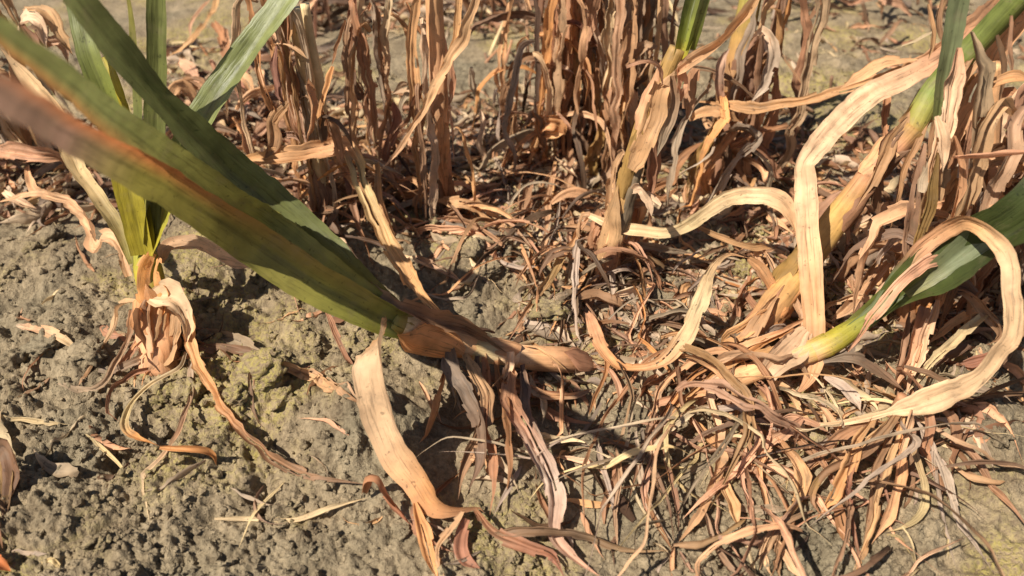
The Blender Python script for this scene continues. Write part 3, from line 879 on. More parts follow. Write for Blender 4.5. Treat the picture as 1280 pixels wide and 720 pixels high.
for w, c, s in [([8, 12, 8], 'tan', "745,330,1.2 728,350,1 712,372,.5"), ([6, 9, 6], 'straw', "740,318,1.4 720,330,1.1 700,352,.6"),
                ([8, 12, 8], 'pink', "748,345,1 736,365,.9 742,392,.5"), ([5, 8, 5], 'grey', "730,390,.6 735,420,.5 728,440,.3"),
                ([8, 12, 10, 8], 'orange', "756,440,1.3 758,462,1 748,490,.7 736,520,.4"), ([8, 10, 6], 'pink', "760,462,1 772,480,.8 778,508,.4"),
                ([6, 8, 6], 'tan', "758,300,2 740,310,1.8 722,300,1.4"), ([8, 14, 14, 8], 'pink', "690,255,1.8 706,244,2.2 726,242,2.2 742,250,1.8")]:
    L('C', w, c, s)

# =========== plant M : brown leaning stalk behind C and D
plant('M', 893, 232, "brown leaning stalk with drooping papery leaf behind the looping leaf")
S('M', [24, 26, 30, 30, 26], [(0, 'brown'), (.5, 'brown'), (.8, 'ochre'), (1, 'olive')], "893,234,d0 902,180,d.4 914,115,d1 926,60,d1.6 940,-12,d2.2")
for w, c, s in [
    ([10, 14, 14, 10], 'pink', "908,150,d-.6 898,110,d-.6 900,80,d-.4 912,60,d0"),
    ([8, 16, 18, 16, 12], [(0, 'pale'), (.4, 'grey'), (1, 'grey')], "940,48,d.6 955,42,d.4 964,62,d0 960,92,d-.4 938,128,d-1"),
    ([4, 4, 3], 'tan', "964,50,d.4 985,80,d0 1008,112,d-.4"),
    ([10, 14, 16, 12, 8], [(0, 'brown'), (1, 'orange')], "938,128,d-1 918,160,d-1.6 895,190,d-2 875,212,d-2.4 866,240,d-2.8"),
    ([10, 14, 14, 8], 'tan', "862,150,d-1.6 880,140,d-1.8 905,142,d-1.8 925,152,d-1.6"),
    ([8, 14, 14, 10], 'ochre', "895,150,d-1.2 884,178,d-1.8 866,205,d-2.2 858,250,d-2.6"),
    ([12, 16, 12], 'umber', "900,160,d-1 908,195,d-1.4 900,235,d-1.8"),
    ([8, 10, 10, 7], 'tan', "868,215,d-2 858,240,d-2.4 862,268,d-2.8 870,290,d-3"),
    ([10, 16, 14], 'orange', "890,205,d-1.4 882,225,d-1.8 888,248,d-1.8"),
    ([8, 10, 8], 'brown', "908,190,d-1 925,215,d-1 940,245,d-1.2")]:
    L('M', w, c, s, floor=False, crinkle=1.1)

# =========== plant D : leaning ochre stem on the right
plant('D', 930, 430, "leaning garlic plant with thick ochre stem, bright green neck and kinked pale leaf", h=.004)
st = S('D', [30, 35, 36, 34, 31, 28], [(0, 'tan'), (.3, 'tan'), (.5, 'ochre'), (.8, 'ochre'), (1, 'brown')],
       "928,432,.8 960,392,1.7 990,352,2.8 1022,308,4.0 1054,262,5.3 1084,222,6.6")
S('D', [32, 37, 34], [(0, 'brown'), (1, 'ochre')], "935,425,1 968,382,2.1 996,345,3.1", name="sheath", parent=st, ridge=.05)
S('D', [28, 28, 28, 30], [(0, 'brown'), (.7, 'brown'), (1, 'ochre')], "1078,230,6.3 1100,205,7.2 1124,180,8.2 1143,160,9.0", name="neck", parent=st)
S('D', [28, 31, 29, 29, 30, 30], [(0, 'ochre'), (.08, 'olive'), (.25, 'moss'), (1, 'moss')], "1138,166,8.7 1152,140,9.6 1168,112,10.6 1192,84,11.8 1228,46,13.4 1285,-15,16", name="green_neck", parent=st, ridge=.012)
L('D', [18, 22, 20, 18, 16, 16, 16, 18, 16, 10], [(0, 'brown'), (.25, 'pink'), (.6, 'tan'), (1, 'tan')],
  "1255,-12,13 1215,32,12 1165,72,10.6 1112,94,9.4 1056,112,8.4 1005,128,7.5 965,134,7 925,136,6.6 885,128,6.4 848,128,6.2", crinkle=.8, floor=False, ridge=1.4)
L('D', [12, 14, 12, 8], 'tan', "1150,78,10.4 1105,82,10.2 1075,98,9.6 1050,112,9", crinkle=.9, floor=False)
L('D', [4, 5, 4], 'straw', "1165,40,11.2 1140,52,10.6 1114,62,10.2", floor=False)
L('D', [14, 22, 27, 31, 31, 27, 24, 26, 28, 28, 28, 27, 25, 16], [(0, 'brown'), (.2, 'pink'), (.35, 'pale'), (.55, 'pale'), (.8, 'tan'), (.93, 'tan'), (1, 'brown')],
  "1245,10,12.4 1195,60,11.4 1140,92,10.6 1088,118,10 1040,160,9.4 1012,196,8.9 1005,207,8.6 1006,222,8.1 1008,255,7.3 1011,300,6.1 1015,365,4.4 1018,420,3 1015,468,1.7 990,500,.7",
  crinkle=.35, ridge=.6, floor=False, roll=0, fold=.10, curl=.1, wave=.4, tipk=.08, ref=np.array([-.40, -.7, .6]), label="pale broad leaf kinked straight down in front of ochre stem")
L('D', [8, 14, 16, 12], 'brown', "1112,105,8.8 1106,150,8 1102,190,7.4 1086,240,6.2", floor=False)
L('D', [8, 14, 12, 8], 'grey', "1150,110,9 1140,135,8.2 1130,155,7.6 1118,175,7", floor=False)
for w, c, s in [([16, 26, 26, 12], 'orange', "965,390,2.4 942,402,2.2 918,420,1.6 900,432,1"), ([10, 20, 20, 12], 'tan', "972,370,3 948,400,2.4 930,425,1.6 912,432,1"),
                ([10, 14, 14, 8], 'tan', "985,360,3 1002,395,2 992,418,1.4 970,430,1"), ([8, 12, 10], 'brown', "962,400,1.6 945,385,1.4 930,362,.8"),
                ([5, 7, 5], 'grey', "908,415,1 925,398,1 945,385,.9"), ([6, 8, 5], 'straw', "895,425,.8 915,405,.8 925,388,.7"),
                ([6, 8, 6], 'tan', "985,380,2 965,335,2.2 950,305,1.8"), ([6, 8, 6], 'pink', "955,335,1.4 945,320,1.6 968,312,1.6")]:
    L('D', w, c, s)

for w, c, s in [([10, 16, 18, 12], 'tan', "1150,120,10.2 1122,165,9 1096,215,7.6 1070,262,6.2"), ([10, 18, 18, 8], 'brown', "1136,150,9.4 1110,180,8.4 1098,225,6.8 1096,275,4.6"),
                ([8, 14, 14, 8], 'orange', "1160,150,9.4 1140,190,8.2 1122,240,6.4 1112,290,4.2"), ([8, 12, 12, 6], 'pink', "1215,70,12.6 1180,120,11 1165,165,9 1158,215,7"),
                ([8, 14, 12, 8], 'tan', "1240,30,14 1225,70,12.6 1200,110,11 1185,160,9")]:
    L('D', w, c, s, floor=False, crinkle=1.0)

# =========== plant J : the right-hand clump with a green neck
plant('J', 1132, 405, "tall dead clump of ragged tan leaves behind the huge looping leaf")
S('J', [26, 24, 20], [(0, 'brown'), (1, 'tan')], "1132,408,d0 1136,350,d0 1142,290,d0")
G('J', [16, 24, 26, 26], [(0, 'dgreen'), (.4, 'bgreen'), (1, 'bgreen')], "1172,148,d.8 1180,95,d1 1190,40,d1.2 1200,-14,d1.4", roll=-15)
for w, c, s in [
    ([10, 28, 32, 30, 24], [(0, 'pale'), (.5, 'pale'), (1, 'tan')], "1212,40,d0 1220,75,d-.4 1226,105,d-.8 1222,150,d-1.2 1212,205,d-1.6"),
    ([14, 26, 30, 28, 22], [(0, 'pink'), (.4, 'pale'), (1, 'tan')], "1198,60,d.4 1194,95,d0 1184,130,d-.4 1172,180,d-1 1160,240,d-1.6"),
    ([10, 22, 28, 28, 24, 18], [(0, 'tan'), (1, 'tan')], "1275,150,d0 1250,128,d-.6 1232,150,d-1.4 1218,205,d-2 1196,270,d-2.4 1172,335,d-2.8"),
    ([14, 24, 28, 26, 20], [(0, 'brown'), (.3, 'tan'), (1, 'tan')], "1292,118,d0 1272,155,d-.8 1256,205,d-1.6 1238,250,d-2 1225,300,d-2.4"),
    ([12, 20, 20], 'orange', "1225,108,d-.4 1255,104,d-.6 1290,100,d-.8"),
    ([12, 22, 26, 20, 12], 'tan', "1178,150,d-.4 1168,200,d-1 1158,255,d-1.6 1150,310,d-2 1140,360,d-2.2"),
    ([10, 18, 20, 14], 'brown', "1155,180,d-.2 1145,235,d-.8 1140,290,d-1.4 1130,345,d-1.8"),
    ([8, 14, 14, 10], 'ochre', "1172,190,d-1.4 1165,240,d-2 1152,290,d-2.4 1142,330,d-2.6"),
    ([8, 16, 14, 8], 'pale', "1172,145,d-.8 1178,165,d-1.2 1180,190,d-1.6 1178,215,d-2"),
    ([12, 18, 18, 12], 'brown', "1212,150,d-.2 1205,200,d-.4 1195,250,d-.6 1185,300,d-.8"),
    ([10, 16, 16, 12], 'pink', "1192,170,d-1 1202,215,d-1.4 1192,262,d-1.8 1180,300,d-2"),
    ([8, 18, 20, 14, 8], 'brown', "1220,240,d-1 1212,285,d-1.4 1200,330,d-1.8 1185,375,d-2 1170,420,d-2.2"),
    ([16, 22, 24, 20], [(0, 'brown'), (1, 'orange')], "1152,385,3.6 1140,420,2.8 1128,455,2 1118,490,1.2"),
    ([10, 20, 24, 20, 12], 'tan', "1170,375,4 1158,410,3.2 1150,440,2.4 1140,470,1.6 1132,495,1"),
    ([8, 12, 12, 8], 'brown', "1138,390,3 1130,430,2.2 1122,465,1.4 1120,500,.8"),
    ([8, 14, 16, 10], 'straw', "1240,385,3 1205,412,2.6 1170,450,2.2 1132,492,1.6"),
    ([8, 14, 12, 8], 'tan', "1235,372,2.6 1215,390,2.2 1190,405,1.6 1160,430,1"),
    ([12, 24, 24, 14], 'tan', "1100,315,3.6 1085,345,3 1062,380,2.4 1038,402,1.8"),
    ([10, 16, 14], 'pink', "1110,330,3.4 1082,362,2.8 1056,385,2.2"),
    ([8, 14, 12, 6], 'tan', "1126,262,2.6 1108,258,2.6 1100,275,2 1105,295,1.4"),
    ([6, 10, 10, 5], 'pale', "1122,285,2 1100,280,2 1080,285,1.6 1062,295,1.2"),
    ([8, 14, 14, 6], 'tan', "1128,290,2.6 1118,300,2.4 1102,304,2 1092,312,1.4"),
    ([6, 9, 8], 'grey', "1112,300,1.8 1088,310,1.4 1070,330,.8"),
    ([5, 5, 5], 'umber', "1062,282,2.2 1058,310,1.8 1054,345,1"),
    ([6, 8, 6], 'pale', "1088,268,2 1074,278,1.8 1068,288,1.4"),
    ([14, 20, 18, 10], [(0, 'tan'), (1, 'red')], "1290,385,3 1270,420,2.2 1255,445,1.6 1235,470,1"),
    ([10, 16, 14, 8], 'red', "1272,432,1.6 1250,442,1.4 1220,452,1 1190,458,.6"),
    ([10, 14, 12], 'umber', "1210,430,1.6 1180,450,1.2 1150,470,.8"),
    ([10, 14, 10], 'tan', "1285,300,3 1262,350,2.4 1248,390,1.8"),
    ([6, 10, 9], 'brown', "1262,20,d1 1258,60,d.6 1265,95,d.2"), ([7, 9, 7], 'umber', "1245,45,d1.4 1252,85,d1 1248,130,d.6"),
    ([6, 9, 7], 'tan', "1160,5,d2 1165,40,d1.6 1160,75,d1.4"), ([5, 8, 6], 'pink', "1178,-5,d2 1172,30,d1.8 1182,60,d1.6")]:
    L('J', w, c, s, crinkle=1.0, ridge=1.4, floor=',d' not in s)
L('J', [9, 11, 12, 12], 'pink', "1192,196,11.5 1212,197,12 1245,196,12.6 1300,190,13.4", floor=False, crinkle=.5)

# =========== plant E : low plant lying to the right
plant('E', 868, 490, "low garlic plant lying rightwards with yellow green base and huge looping leaf", h=.006)
st = S('E', [20, 26, 26, 26, 28, 30], [(0, 'tan'), (.5, 'tan'), (.8, 'tan'), (1, 'yellow')],
       "866,492,.9 900,480,1.2 940,466,1.6 980,452,2.1 1012,440,2.5 1036,430,2.9")
S('E', [26, 29, 25, 12], [(0, 'tan'), (.3, 'yellow'), (1, 'moss')], "1016,440,2.6 1040,428,3.0 1066,411,3.6 1092,393,4.4", name="sheath", parent=st, ridge=.015)
L('E', [20, 24, 25, 23, 24, 25, 25, 24, 23, 22, 22, 27, 38, 28, 11, 17, 20, 9],
  [(0, 'moss'), (.08, 'bgreen'), (.17, 'bgreen'), (.24, 'pink'), (.36, 'tan'), (.45, 'pale'), (.8, 'pale'), (1, 'pale')],
  "1040,428,3.1 1082,400,4.2 1108,368,5.2 1132,332,6.6 1162,300,8 1198,282,9.2 1232,286,9.8 1258,318,9.2 1270,368,8.2 1262,418,6.8 1240,455,5.2 1205,482,4.2 1165,498,3.3 1128,508,2.8 1110,514,2.6 1080,522,2.3 1040,530,1.9 995,528,1.3",
  crinkle=.55, ridge=.9, fold=.22, curl=.2, wave=1.2, floor=False, label="huge looping leaf turning from green to pale tan")
G('E', [24, 48, 72, 86, 92], [(0, 'olive'), (.25, 'moss'), (.5, 'deep'), (1, 'deep')], "1050,425,2.9 1105,388,4.4 1170,346,6.4 1232,312,8.2 1310,268,10.4", roll=-30, fold=.5)
G('E', [20, 34, 42, 44], [(0, 'olive'), (.3, 'bgreen'), (1, 'bgreen')], "1130,365,5.6 1185,325,7.4 1240,278,9.4 1310,215,12", roll=15, fold=.3)
L('E', [24, 38, 40, 30], 'pale', "1012,412,3.2 992,432,2.9 974,450,2.6 958,470,2.2", crinkle=.5, tip=False)
L('E', [10, 18, 16, 10], [(0, 'grey'), (1, 'brown')], "1030,452,2.5 1062,448,2.8 1095,462,2.2 1130,488,1.5", floor=False)
L('E', [10, 16, 16, 8], 'grey', "1030,470,1.8 1050,480,1.6 1068,500,1.2 1076,515,.8")
for w, c, s in [
    ([10, 14, 16, 16, 14, 12, 10], 'tan', "1008,398,2.8 942,430,2.3 884,442,2 842,466,1.8 818,505,1.3 812,560,.8 826,622,.6"),
    ([8, 12, 14, 14, 12, 10], 'orange', "992,412,2.6 932,440,2.1 872,464,1.9 842,496,1.6 830,542,1 836,602,.7"),
    ([8, 12, 14, 13, 10, 8], 'brown', "962,430,2.1 902,450,1.9 852,482,1.7 824,522,1.2 802,572,.8 782,642,.5"),
    ([10, 13, 14, 12, 10], 'tan', "1004,420,2.6 946,444,2.2 896,462,1.9 856,498,1.5 822,535,1"),
    ([14, 24, 22, 20, 22, 18, 10], [(0, 'pale'), (.4, 'tan'), (1, 'tan')], "898,472,2.2 888,494,2.1 896,545,1.3 898,590,1 884,630,.8 862,660,.6 845,682,.5"),
    ([10, 12, 14, 10], 'grey', "902,486,1.6 922,505,1.5 934,535,1 940,560,.6"),
    ([8, 10, 12, 10, 8], [(0, 'pink'), (1, 'brown')], "818,510,1.2 806,560,.9 822,600,.8 835,640,.7 842,682,.5"),
    ([8, 12, 14, 10], 'pink', "820,520,1.1 814,570,.9 805,600,.7 808,650,.4"),
    ([7, 10, 10, 8], 'brown', "828,545,1 836,600,.8 846,640,.7 848,668,.5"),
    ([7, 10, 10, 10, 8], 'grey', "795,540,.8 800,585,.7 812,630,.6 828,660,.5 845,682,.5"),
    ([6, 9, 9, 8], 'tan', "770,560,.7 775,600,.7 770,640,.6 772,685,.4"),
    ([6, 9, 9, 8], 'grey', "742,540,.7 752,580,.7 764,620,.6 768,665,.4"),
    ([6, 8, 8, 6], 'pink', "700,570,.6 722,575,.7 742,580,.6 760,600,.4"),
    ([6, 9, 8], 'straw', "788,600,.6 805,640,.6 838,680,.5"),
    ([6, 10, 9, 6], 'brown', "806,610,.7 815,645,.6 830,670,.5 842,690,.4"),
    ([10, 14, 16, 14, 14], [(0, 'tan'), (1, 'ochre')], "840,684,.8 868,680,.8 900,668,.9 920,655,1 935,645,.8"),
    ([14, 20, 20, 14], 'tan', "898,590,1 908,620,.9 918,645,.9 925,660,.6"),
    ([8, 10, 8], 'tan', "842,684,.6 838,705,.5 840,724,.4"), ([6, 8, 6], 'grey', "838,690,.6 825,705,.4 815,722,.3"),
    ([8, 10, 8], 'pink', "850,690,.6 862,708,.4 868,724,.3"),
    ([16, 22, 24, 18, 10], [(0, 'brown'), (.5, 'tan'), (1, 'orange')], "1002,522,2 975,545,1.6 955,560,1.3 945,580,1 912,582,.6"),
    ([10, 20, 24, 22, 16, 8], [(0, 'brown'), (.5, 'tan'), (1, 'tan')], "965,540,1.6 990,565,1.5 1004,590,1.3 1000,620,1 982,645,.8 958,665,.6"),
    ([8, 12, 14, 12, 8], 'pink', "930,560,1.2 925,590,1 932,620,.8 938,650,.6 945,662,.4"),
    ([8, 12, 10, 6], 'tan', "955,560,1.3 948,595,1 960,630,.7 970,660,.5"),
    ([6, 8, 8], 'pale', "945,535,1.4 942,560,1.2 940,590,.8"),
    ([8, 14, 14, 8], 'orange', "862,525,.7 875,535,1 892,552,1 910,560,.6"),
    ([10, 16, 18, 14, 8], 'brown', "945,480,1.6 965,500,1.5 970,530,1.2 955,560,.8 940,580,.5"),
    ([8, 14, 12, 8], 'tan', "960,470,1.8 985,490,1.6 1000,515,1.2 1018,530,.8"),
    ([8, 12, 10], 'tan', "905,486,1.5 860,500,1.2 838,522,.8"),
    ([10, 16, 16, 10], 'pink', "962,530,1.5 985,522,1.8 1012,528,1.8 1035,540,1.4"),
    ([8, 14, 10], 'umber', "930,500,1.2 950,520,1 985,530,.8"),
    ([10, 14, 14, 10], [(0, 'tan'), (.5, 'ochre'), (1, 'brown')], "1058,566,1.4 1022,602,1.2 1014,628,1 1026,642,.7"),
    ([6, 12, 18, 20, 14], [(0, 'brown'), (1, 'tan')], "1016,638,.8 990,650,1 970,665,.9 955,685,.8 948,712,.5"),
    ([12, 18, 16], 'orange', "975,660,.9 970,688,.7 975,722,.4"), ([8, 12, 12], 'tan', "962,668,.8 980,690,.7 1000,722,.4"),
    ([6, 8, 8], 'straw', "922,665,.7 935,690,.5 945,722,.3"), ([6, 8, 6], 'tan', "938,660,.7 952,690,.6 965,722,.3")]:
    L('E', [q * .85 for q in w], c, s, crinkle=1.25, ridge=1.4, wave=1.2)

# =========== plant K : the dead clump hanging to the lower right
plant('K', 1122, 520, "collapsed dead plant with many brown strips fanning down over soil", h=.004)
S('K', [20, 18, 10], [(0, 'umber'), (1, 'brown')], "1122,522,.4 1124,508,1.2 1128,494,2.0")
for w, c, s in [
    ([10, 16, 16, 14, 12, 10], [(0, 'tan'), (.5, 'brown'), (1, 'tan')], "1126,510,2.5 1100,545,2.2 1062,575,1.7 1026,596,1.3 1016,622,.9 1030,652,.5"),
    ([14, 24, 26, 22, 10], [(0, 'tan'), (1, 'orange')], "1092,520,2.2 1068,565,1.8 1052,595,1.4 1038,622,1 1020,650,.5"),
    ([10, 13, 14, 13, 14, 10], 'tan', "1130,515,2.3 1116,565,1.8 1102,612,1.3 1090,655,1 1082,678,.8 1066,716,.4"),
    ([12, 18, 20, 18, 10], [(0, 'orange'), (1, 'tan')], "1124,530,2 1128,580,1.7 1118,625,1.2 1104,655,.8 1090,680,.4"),
    ([10, 12, 13, 14, 16, 8], [(0, 'brown'), (.6, 'straw'), (1, 'straw')], "1130,528,2 1146,575,1.7 1156,615,1.4 1150,642,1.1 1128,660,.9 1108,664,.6"),
    ([10, 16, 16, 14, 8], [(0, 'tan'), (.4, 'red'), (1, 'brown')], "1076,550,1.8 1062,595,1.4 1062,640,1 1072,680,.7 1074,716,.4"),
    ([8, 16, 24, 18, 8, 5], 'grey', "1166,556,1.4 1176,590,1.3 1190,630,1 1200,655,.7 1218,680,.5 1240,716,.4"),
    ([6, 12, 12, 8, 5], 'grey', "1142,520,1.8 1164,560,1.2 1172,612,.9 1182,662,.6 1196,712,.3"),
    ([8, 12, 10, 6], 'grey', "1150,530,1.4 1158,560,1 1178,580,.7 1172,600,.4"),
    ([10, 16, 14], 'orange', "1046,630,.8 1050,655,.8 1056,680,.5"),
    ([10, 16, 16, 10], 'brown', "1118,540,1.6 1096,580,1.4 1088,630,1 1078,680,.6"),
    ([8, 14, 12], 'umber', "1130,545,1.3 1140,590,1 1128,640,.6"),
    ([6, 9, 8, 5], 'tan', "1088,668,.8 1080,690,.7 1074,705,.5 1066,722,.4"),
    ([5, 6, 5, 3], 'straw', "1108,668,.6 1125,672,.6 1136,690,.4 1144,716,.3"),
    ([4, 5, 4], 'straw', "1176,640,.6 1182,670,.5 1186,700,.3"), ([8, 12, 8], 'brown', "1150,560,1.2 1170,600,.8 1176,622,.5"),
    ([10, 18, 16, 8], 'brown', "1098,530,1.8 1060,540,1.7 1030,560,1.4 1010,590,.8"),
    ([8, 12, 10], 'tan', "1110,525,2 1088,548,1.8 1072,572,1.4"),
    ([8, 14, 16, 10], 'tan', "1016,500,1.4 1036,520,1.3 1052,548,1.1 1060,575,.8"),
    ([10, 14, 12], 'brown', "1150,505,2 1180,500,1.4 1215,508,.6"),
    ([6, 8, 6], 'red', "1096,560,1.4 1104,600,1.1 1112,640,.8")]:
    L('K', [q * .8 for q in w], c, s, crinkle=1.25, ridge=1.3, wave=1.2)

# =========== plant N : edge of another plant at the lower left, and one at the top left
plant('N', -22, 640, "dark brown dead clump at the edge of mossy soil")
for w, c, s in [([14, 26, 24, 14], [(0, 'umber'), (.5, 'brown'), (1, 'umber')], "-20,560,2 4,556,2.2 14,580,1.8 8,640,.6"),
                ([10, 18, 14], [(0, 'ochre'), (1, 'umber')], "-10,570,1.8 12,590,1.4 10,660,.3"),
                ([12, 18, 12], 'ember', "-20,690,1 0,700,1 14,715,.5"), ([8, 14, 10], 'brown', "-20,600,1.4 0,650,.8 4,690,.3")]:
    L('N', w, c, s)
plant('O', 30, 205, "dry tan clump crowded behind the upright green plant")
S('O', [22, 20, 18], [(0, 'brown'), (1, 'tan')], "30,208,d0 26,140,d0 20,60,d0")
for w, c, s in [([14, 24, 26, 14], 'pale', "20,45,d-.6 35,25,d-1 48,30,d-1.4 58,62,d-1.8"), ([10, 18, 18, 10], 'tan', "30,10,d-.6 55,18,d-1 78,48,d-1.4 92,70,d-1.6"),
                ([10, 16, 18, 10], 'pink', "45,30,d-.6 60,50,d-.8 78,52,d-1 85,80,d-1.2"), ([10, 20, 20, 12], 'brown', "28,30,d-1.4 42,55,d-1.6 60,80,d-2 70,120,d-2.2"),
                ([8, 12, 10], 'tan', "75,75,d-1 88,95,d-1.2 92,120,d-1.4"), ([14, 24, 26, 20, 10], [(0, 'pink'), (.6, 'pink'), (1, 'tan')], "-10,190,4 15,192,4.2 45,195,4.2 72,200,3.6 90,212,2.6"),
                ([8, 12, 12], 'tan', "36,208,3 42,235,2.4 60,245,1.8"), ([10, 14, 10], 'pale', "5,240,1.4 20,250,1.6 45,260,1"),
                ([8, 14, 14, 8], 'pale', "0,140,d-2 8,160,d-2.4 24,178,d-2.6 40,190,d-2.8"), ([8, 12, 10], 'red', "62,125,d-1 70,150,d-1.4 66,180,d-1.8")]:
    L('O', w, c, s, floor=False)
plant('Q', 290, 175, "low brown clump behind the green blade beside pale stalk")
for w, c, s in [([8, 10, 11, 10, 8], 'tan', "272,-5,5 264,20,4.6 248,44,4 228,62,3.2 208,72,2.4"), ([5, 6, 6, 5], 'pink', "262,0,4.4 250,14,4 240,30,3.4 238,48,2.6"),
                ([12, 18, 16], 'brown', "268,30,3.4 280,50,2.8 284,80,1.6"), ([10, 16, 12], 'tan', "300,90,2.4 312,110,2 322,130,1"),
                ([12, 16, 14], 'pink', "225,75,1.2 240,90,1 252,110,.6"), ([10, 16, 14, 8], 'red', "310,70,2.4 300,100,2.2 306,130,1.6 318,158,.8"),
                ([10, 14, 10], 'tan', "318,85,2 326,95,2.2 330,118,1.6"), ([10, 16, 12], 'umber', "285,120,1.4 310,128,1.6 340,140,1.2"),
                ([8, 12, 10], 'brown', "330,110,1.6 325,140,1.6 322,185,.8"), ([8, 12, 10], 'pale', "266,135,1.2 274,150,1.2 280,170,.5")]:
    L('Q', w, c, s)

wrap('C', "750,362,d0 760,325,d0 772,280,d.2 786,225,d.6 800,180,d1 816,130,d1.6 834,90,d2 848,60,d2.2", [24, 25, 26, 26, 28, 26, 24, 22],
     [(.0, .3, 20, 1.4, 'brown'), (.12, .5, -40, 1.3, 'tan'), (.3, .62, 35, 1.3, 'grey'), (.45, .8, -10, 1.2, 'ochre'), (.62, .98, 40, 1.2, 'tan'), (.7, .95, -50, 1.1, 'pink')])
wrap('D', "928,432,.8 960,392,1.7 990,352,2.8 1022,308,4.0 1054,262,5.3 1084,222,6.6", [30, 35, 36, 34, 31, 28],
     [(.0, .35, -20, 1.5, 'brown'), (.1, .5, 50, 1.2, 'orange'), (.72, .98, 60, 1.1, 'brown'), (.35, .7, -75, 1.1, 'ochre')], fl=1.1)
wrap('D', "1078,230,6.3 1100,205,7.2 1124,180,8.2 1143,160,9.0", [28, 28, 28, 30], [(0, .75, 50, 1.3, 'brown'), (.1, .85, -50, 1.2, 'tan')], fl=1.1)
wrap('F', "560,270,d0 557,235,d0 553,190,d0 549,120,d0 545,50,d0 542,-15,d0", [24, 20, 20, 21, 22, 22], [(0, .3, 10, 1.3, 'brown'), (.2, .55, -40, 1.2, 'tan'), (.4, .8, 40, 1.2, 'pink')])
wrap('G', "402,285,d0 400,240,d0 394,180,d0 386,115,d0 376,60,d0 366,10,d0", [24, 22, 18, 18, 18, 18], [(0, .35, 0, 1.4, 'brown'), (.25, .6, 40, 1.2, 'straw'), (.45, .8, -40, 1.2, 'grey')])
wrap('I', "700,195,d0 702,150,d0 704,90,d0 709,40,d0 713,-12,d0", [20, 20, 22, 22, 22], [(0, .5, 10, 1.4, 'umber'), (.3, .8, -30, 1.2, 'brown')])
wrap('M', "893,234,d0 902,180,d.4 914,115,d1 926,60,d1.6 940,-12,d2.2", [24, 26, 30, 30, 26], [(0, .5, 10, 1.4, 'brown'), (.2, .7, -50, 1.2, 'tan'), (.35, .85, 45, 1.2, 'brown')])
wrap('B', "648,444,1.7 622,440,1.9 600,435,2.2 575,428,2.6 535,415,3.4 500,404,4.2 478,395,4.9", [29, 32, 33, 37, 42, 40, 42],
     [(.40, .92, -50, 1.2, 'orange'), (.0, .28, 30, 1.1, 'tan')], fl=1.02, crk=.3)
wrap('B', "750,460,-.4 730,454,.6 700,449,1.2 672,447,1.4 645,444,1.7 625,441,1.9", [8, 22, 33, 31, 28, 28], [(.1, .5, 20, 1.2, 'brown')], fl=1.03, crk=.5)
wrap('A', "205,466,0 203,440,0.9 198,405,2.0 192,370,3.1 183,330,4.4 175,292,5.8", [40, 46, 38, 34, 32, 30],
     [(.02, .5, -60, 1.1, 'tan'), (.05, .5, 55, 1.1, 'orange'), (.3, .66, 5, 1.2, 'orange')], fl=1.1)
for k in range(22):
    a = random.Random(k)
    L('B', [3, 4, 2], ['straw', 'grey', 'brown'][k % 3], "%d,%d,.9 %d,%d,.6 %d,%d,.2" % (728 + a.randint(-12, 10), 452 + a.randint(-10, 10), 752 + a.randint(-10, 8), 450 + a.randint(-18, 18),
      775 + a.randint(-12, 12), 446 + a.randint(-26, 30)), name="root", crinkle=.4)
# withered plants of the next bed
for key, px, py, lab in [('R1', 415, 18, "small reddish dead clump beyond the sandy strip behind thin plant"), ('R2', 585, 16, "low brown clump beyond the bare upright stalk"),
                         ('R3', 655, 60, "sparse dead stalks with thin pale straws on sandy strip"), ('R4', 1085, 22, "dark withered clump beyond the wide sandy gap"),
                         ('R5', 1000, 8, "brown dead clump at far end of wide sandy gap"), ('R6', 790, 60, "grey dead tuft behind the yellowing stem")]:
    plant(key, px, py, lab)
S('R3', [5, 5, 4], 'straw', "598,112,d-3 612,70,d-2 638,10,d-1", name="stalk")
S('R3', [3, 3, 3], 'brown', "590,122,d-4 594,95,d-4 622,62,d-3", name="stalk")
S('R3', [3, 3, 3], 'umber', "612,118,d-4 612,92,d-4 606,66,d-3", name="stalk")
S('R3', [4, 4, 3], 'brown', "628,112,d-4 632,80,d-4 640,50,d-3", name="stalk")
S('R4', [5, 5, 4], 'umber', "1086,60,d-2 1084,30,d-2 1078,2,d-2", name="stalk")
S('R4', [4, 4, 4], 'umber', "1034,165,d-16 1036,130,d-16 1040,95,d-16", name="stalk")

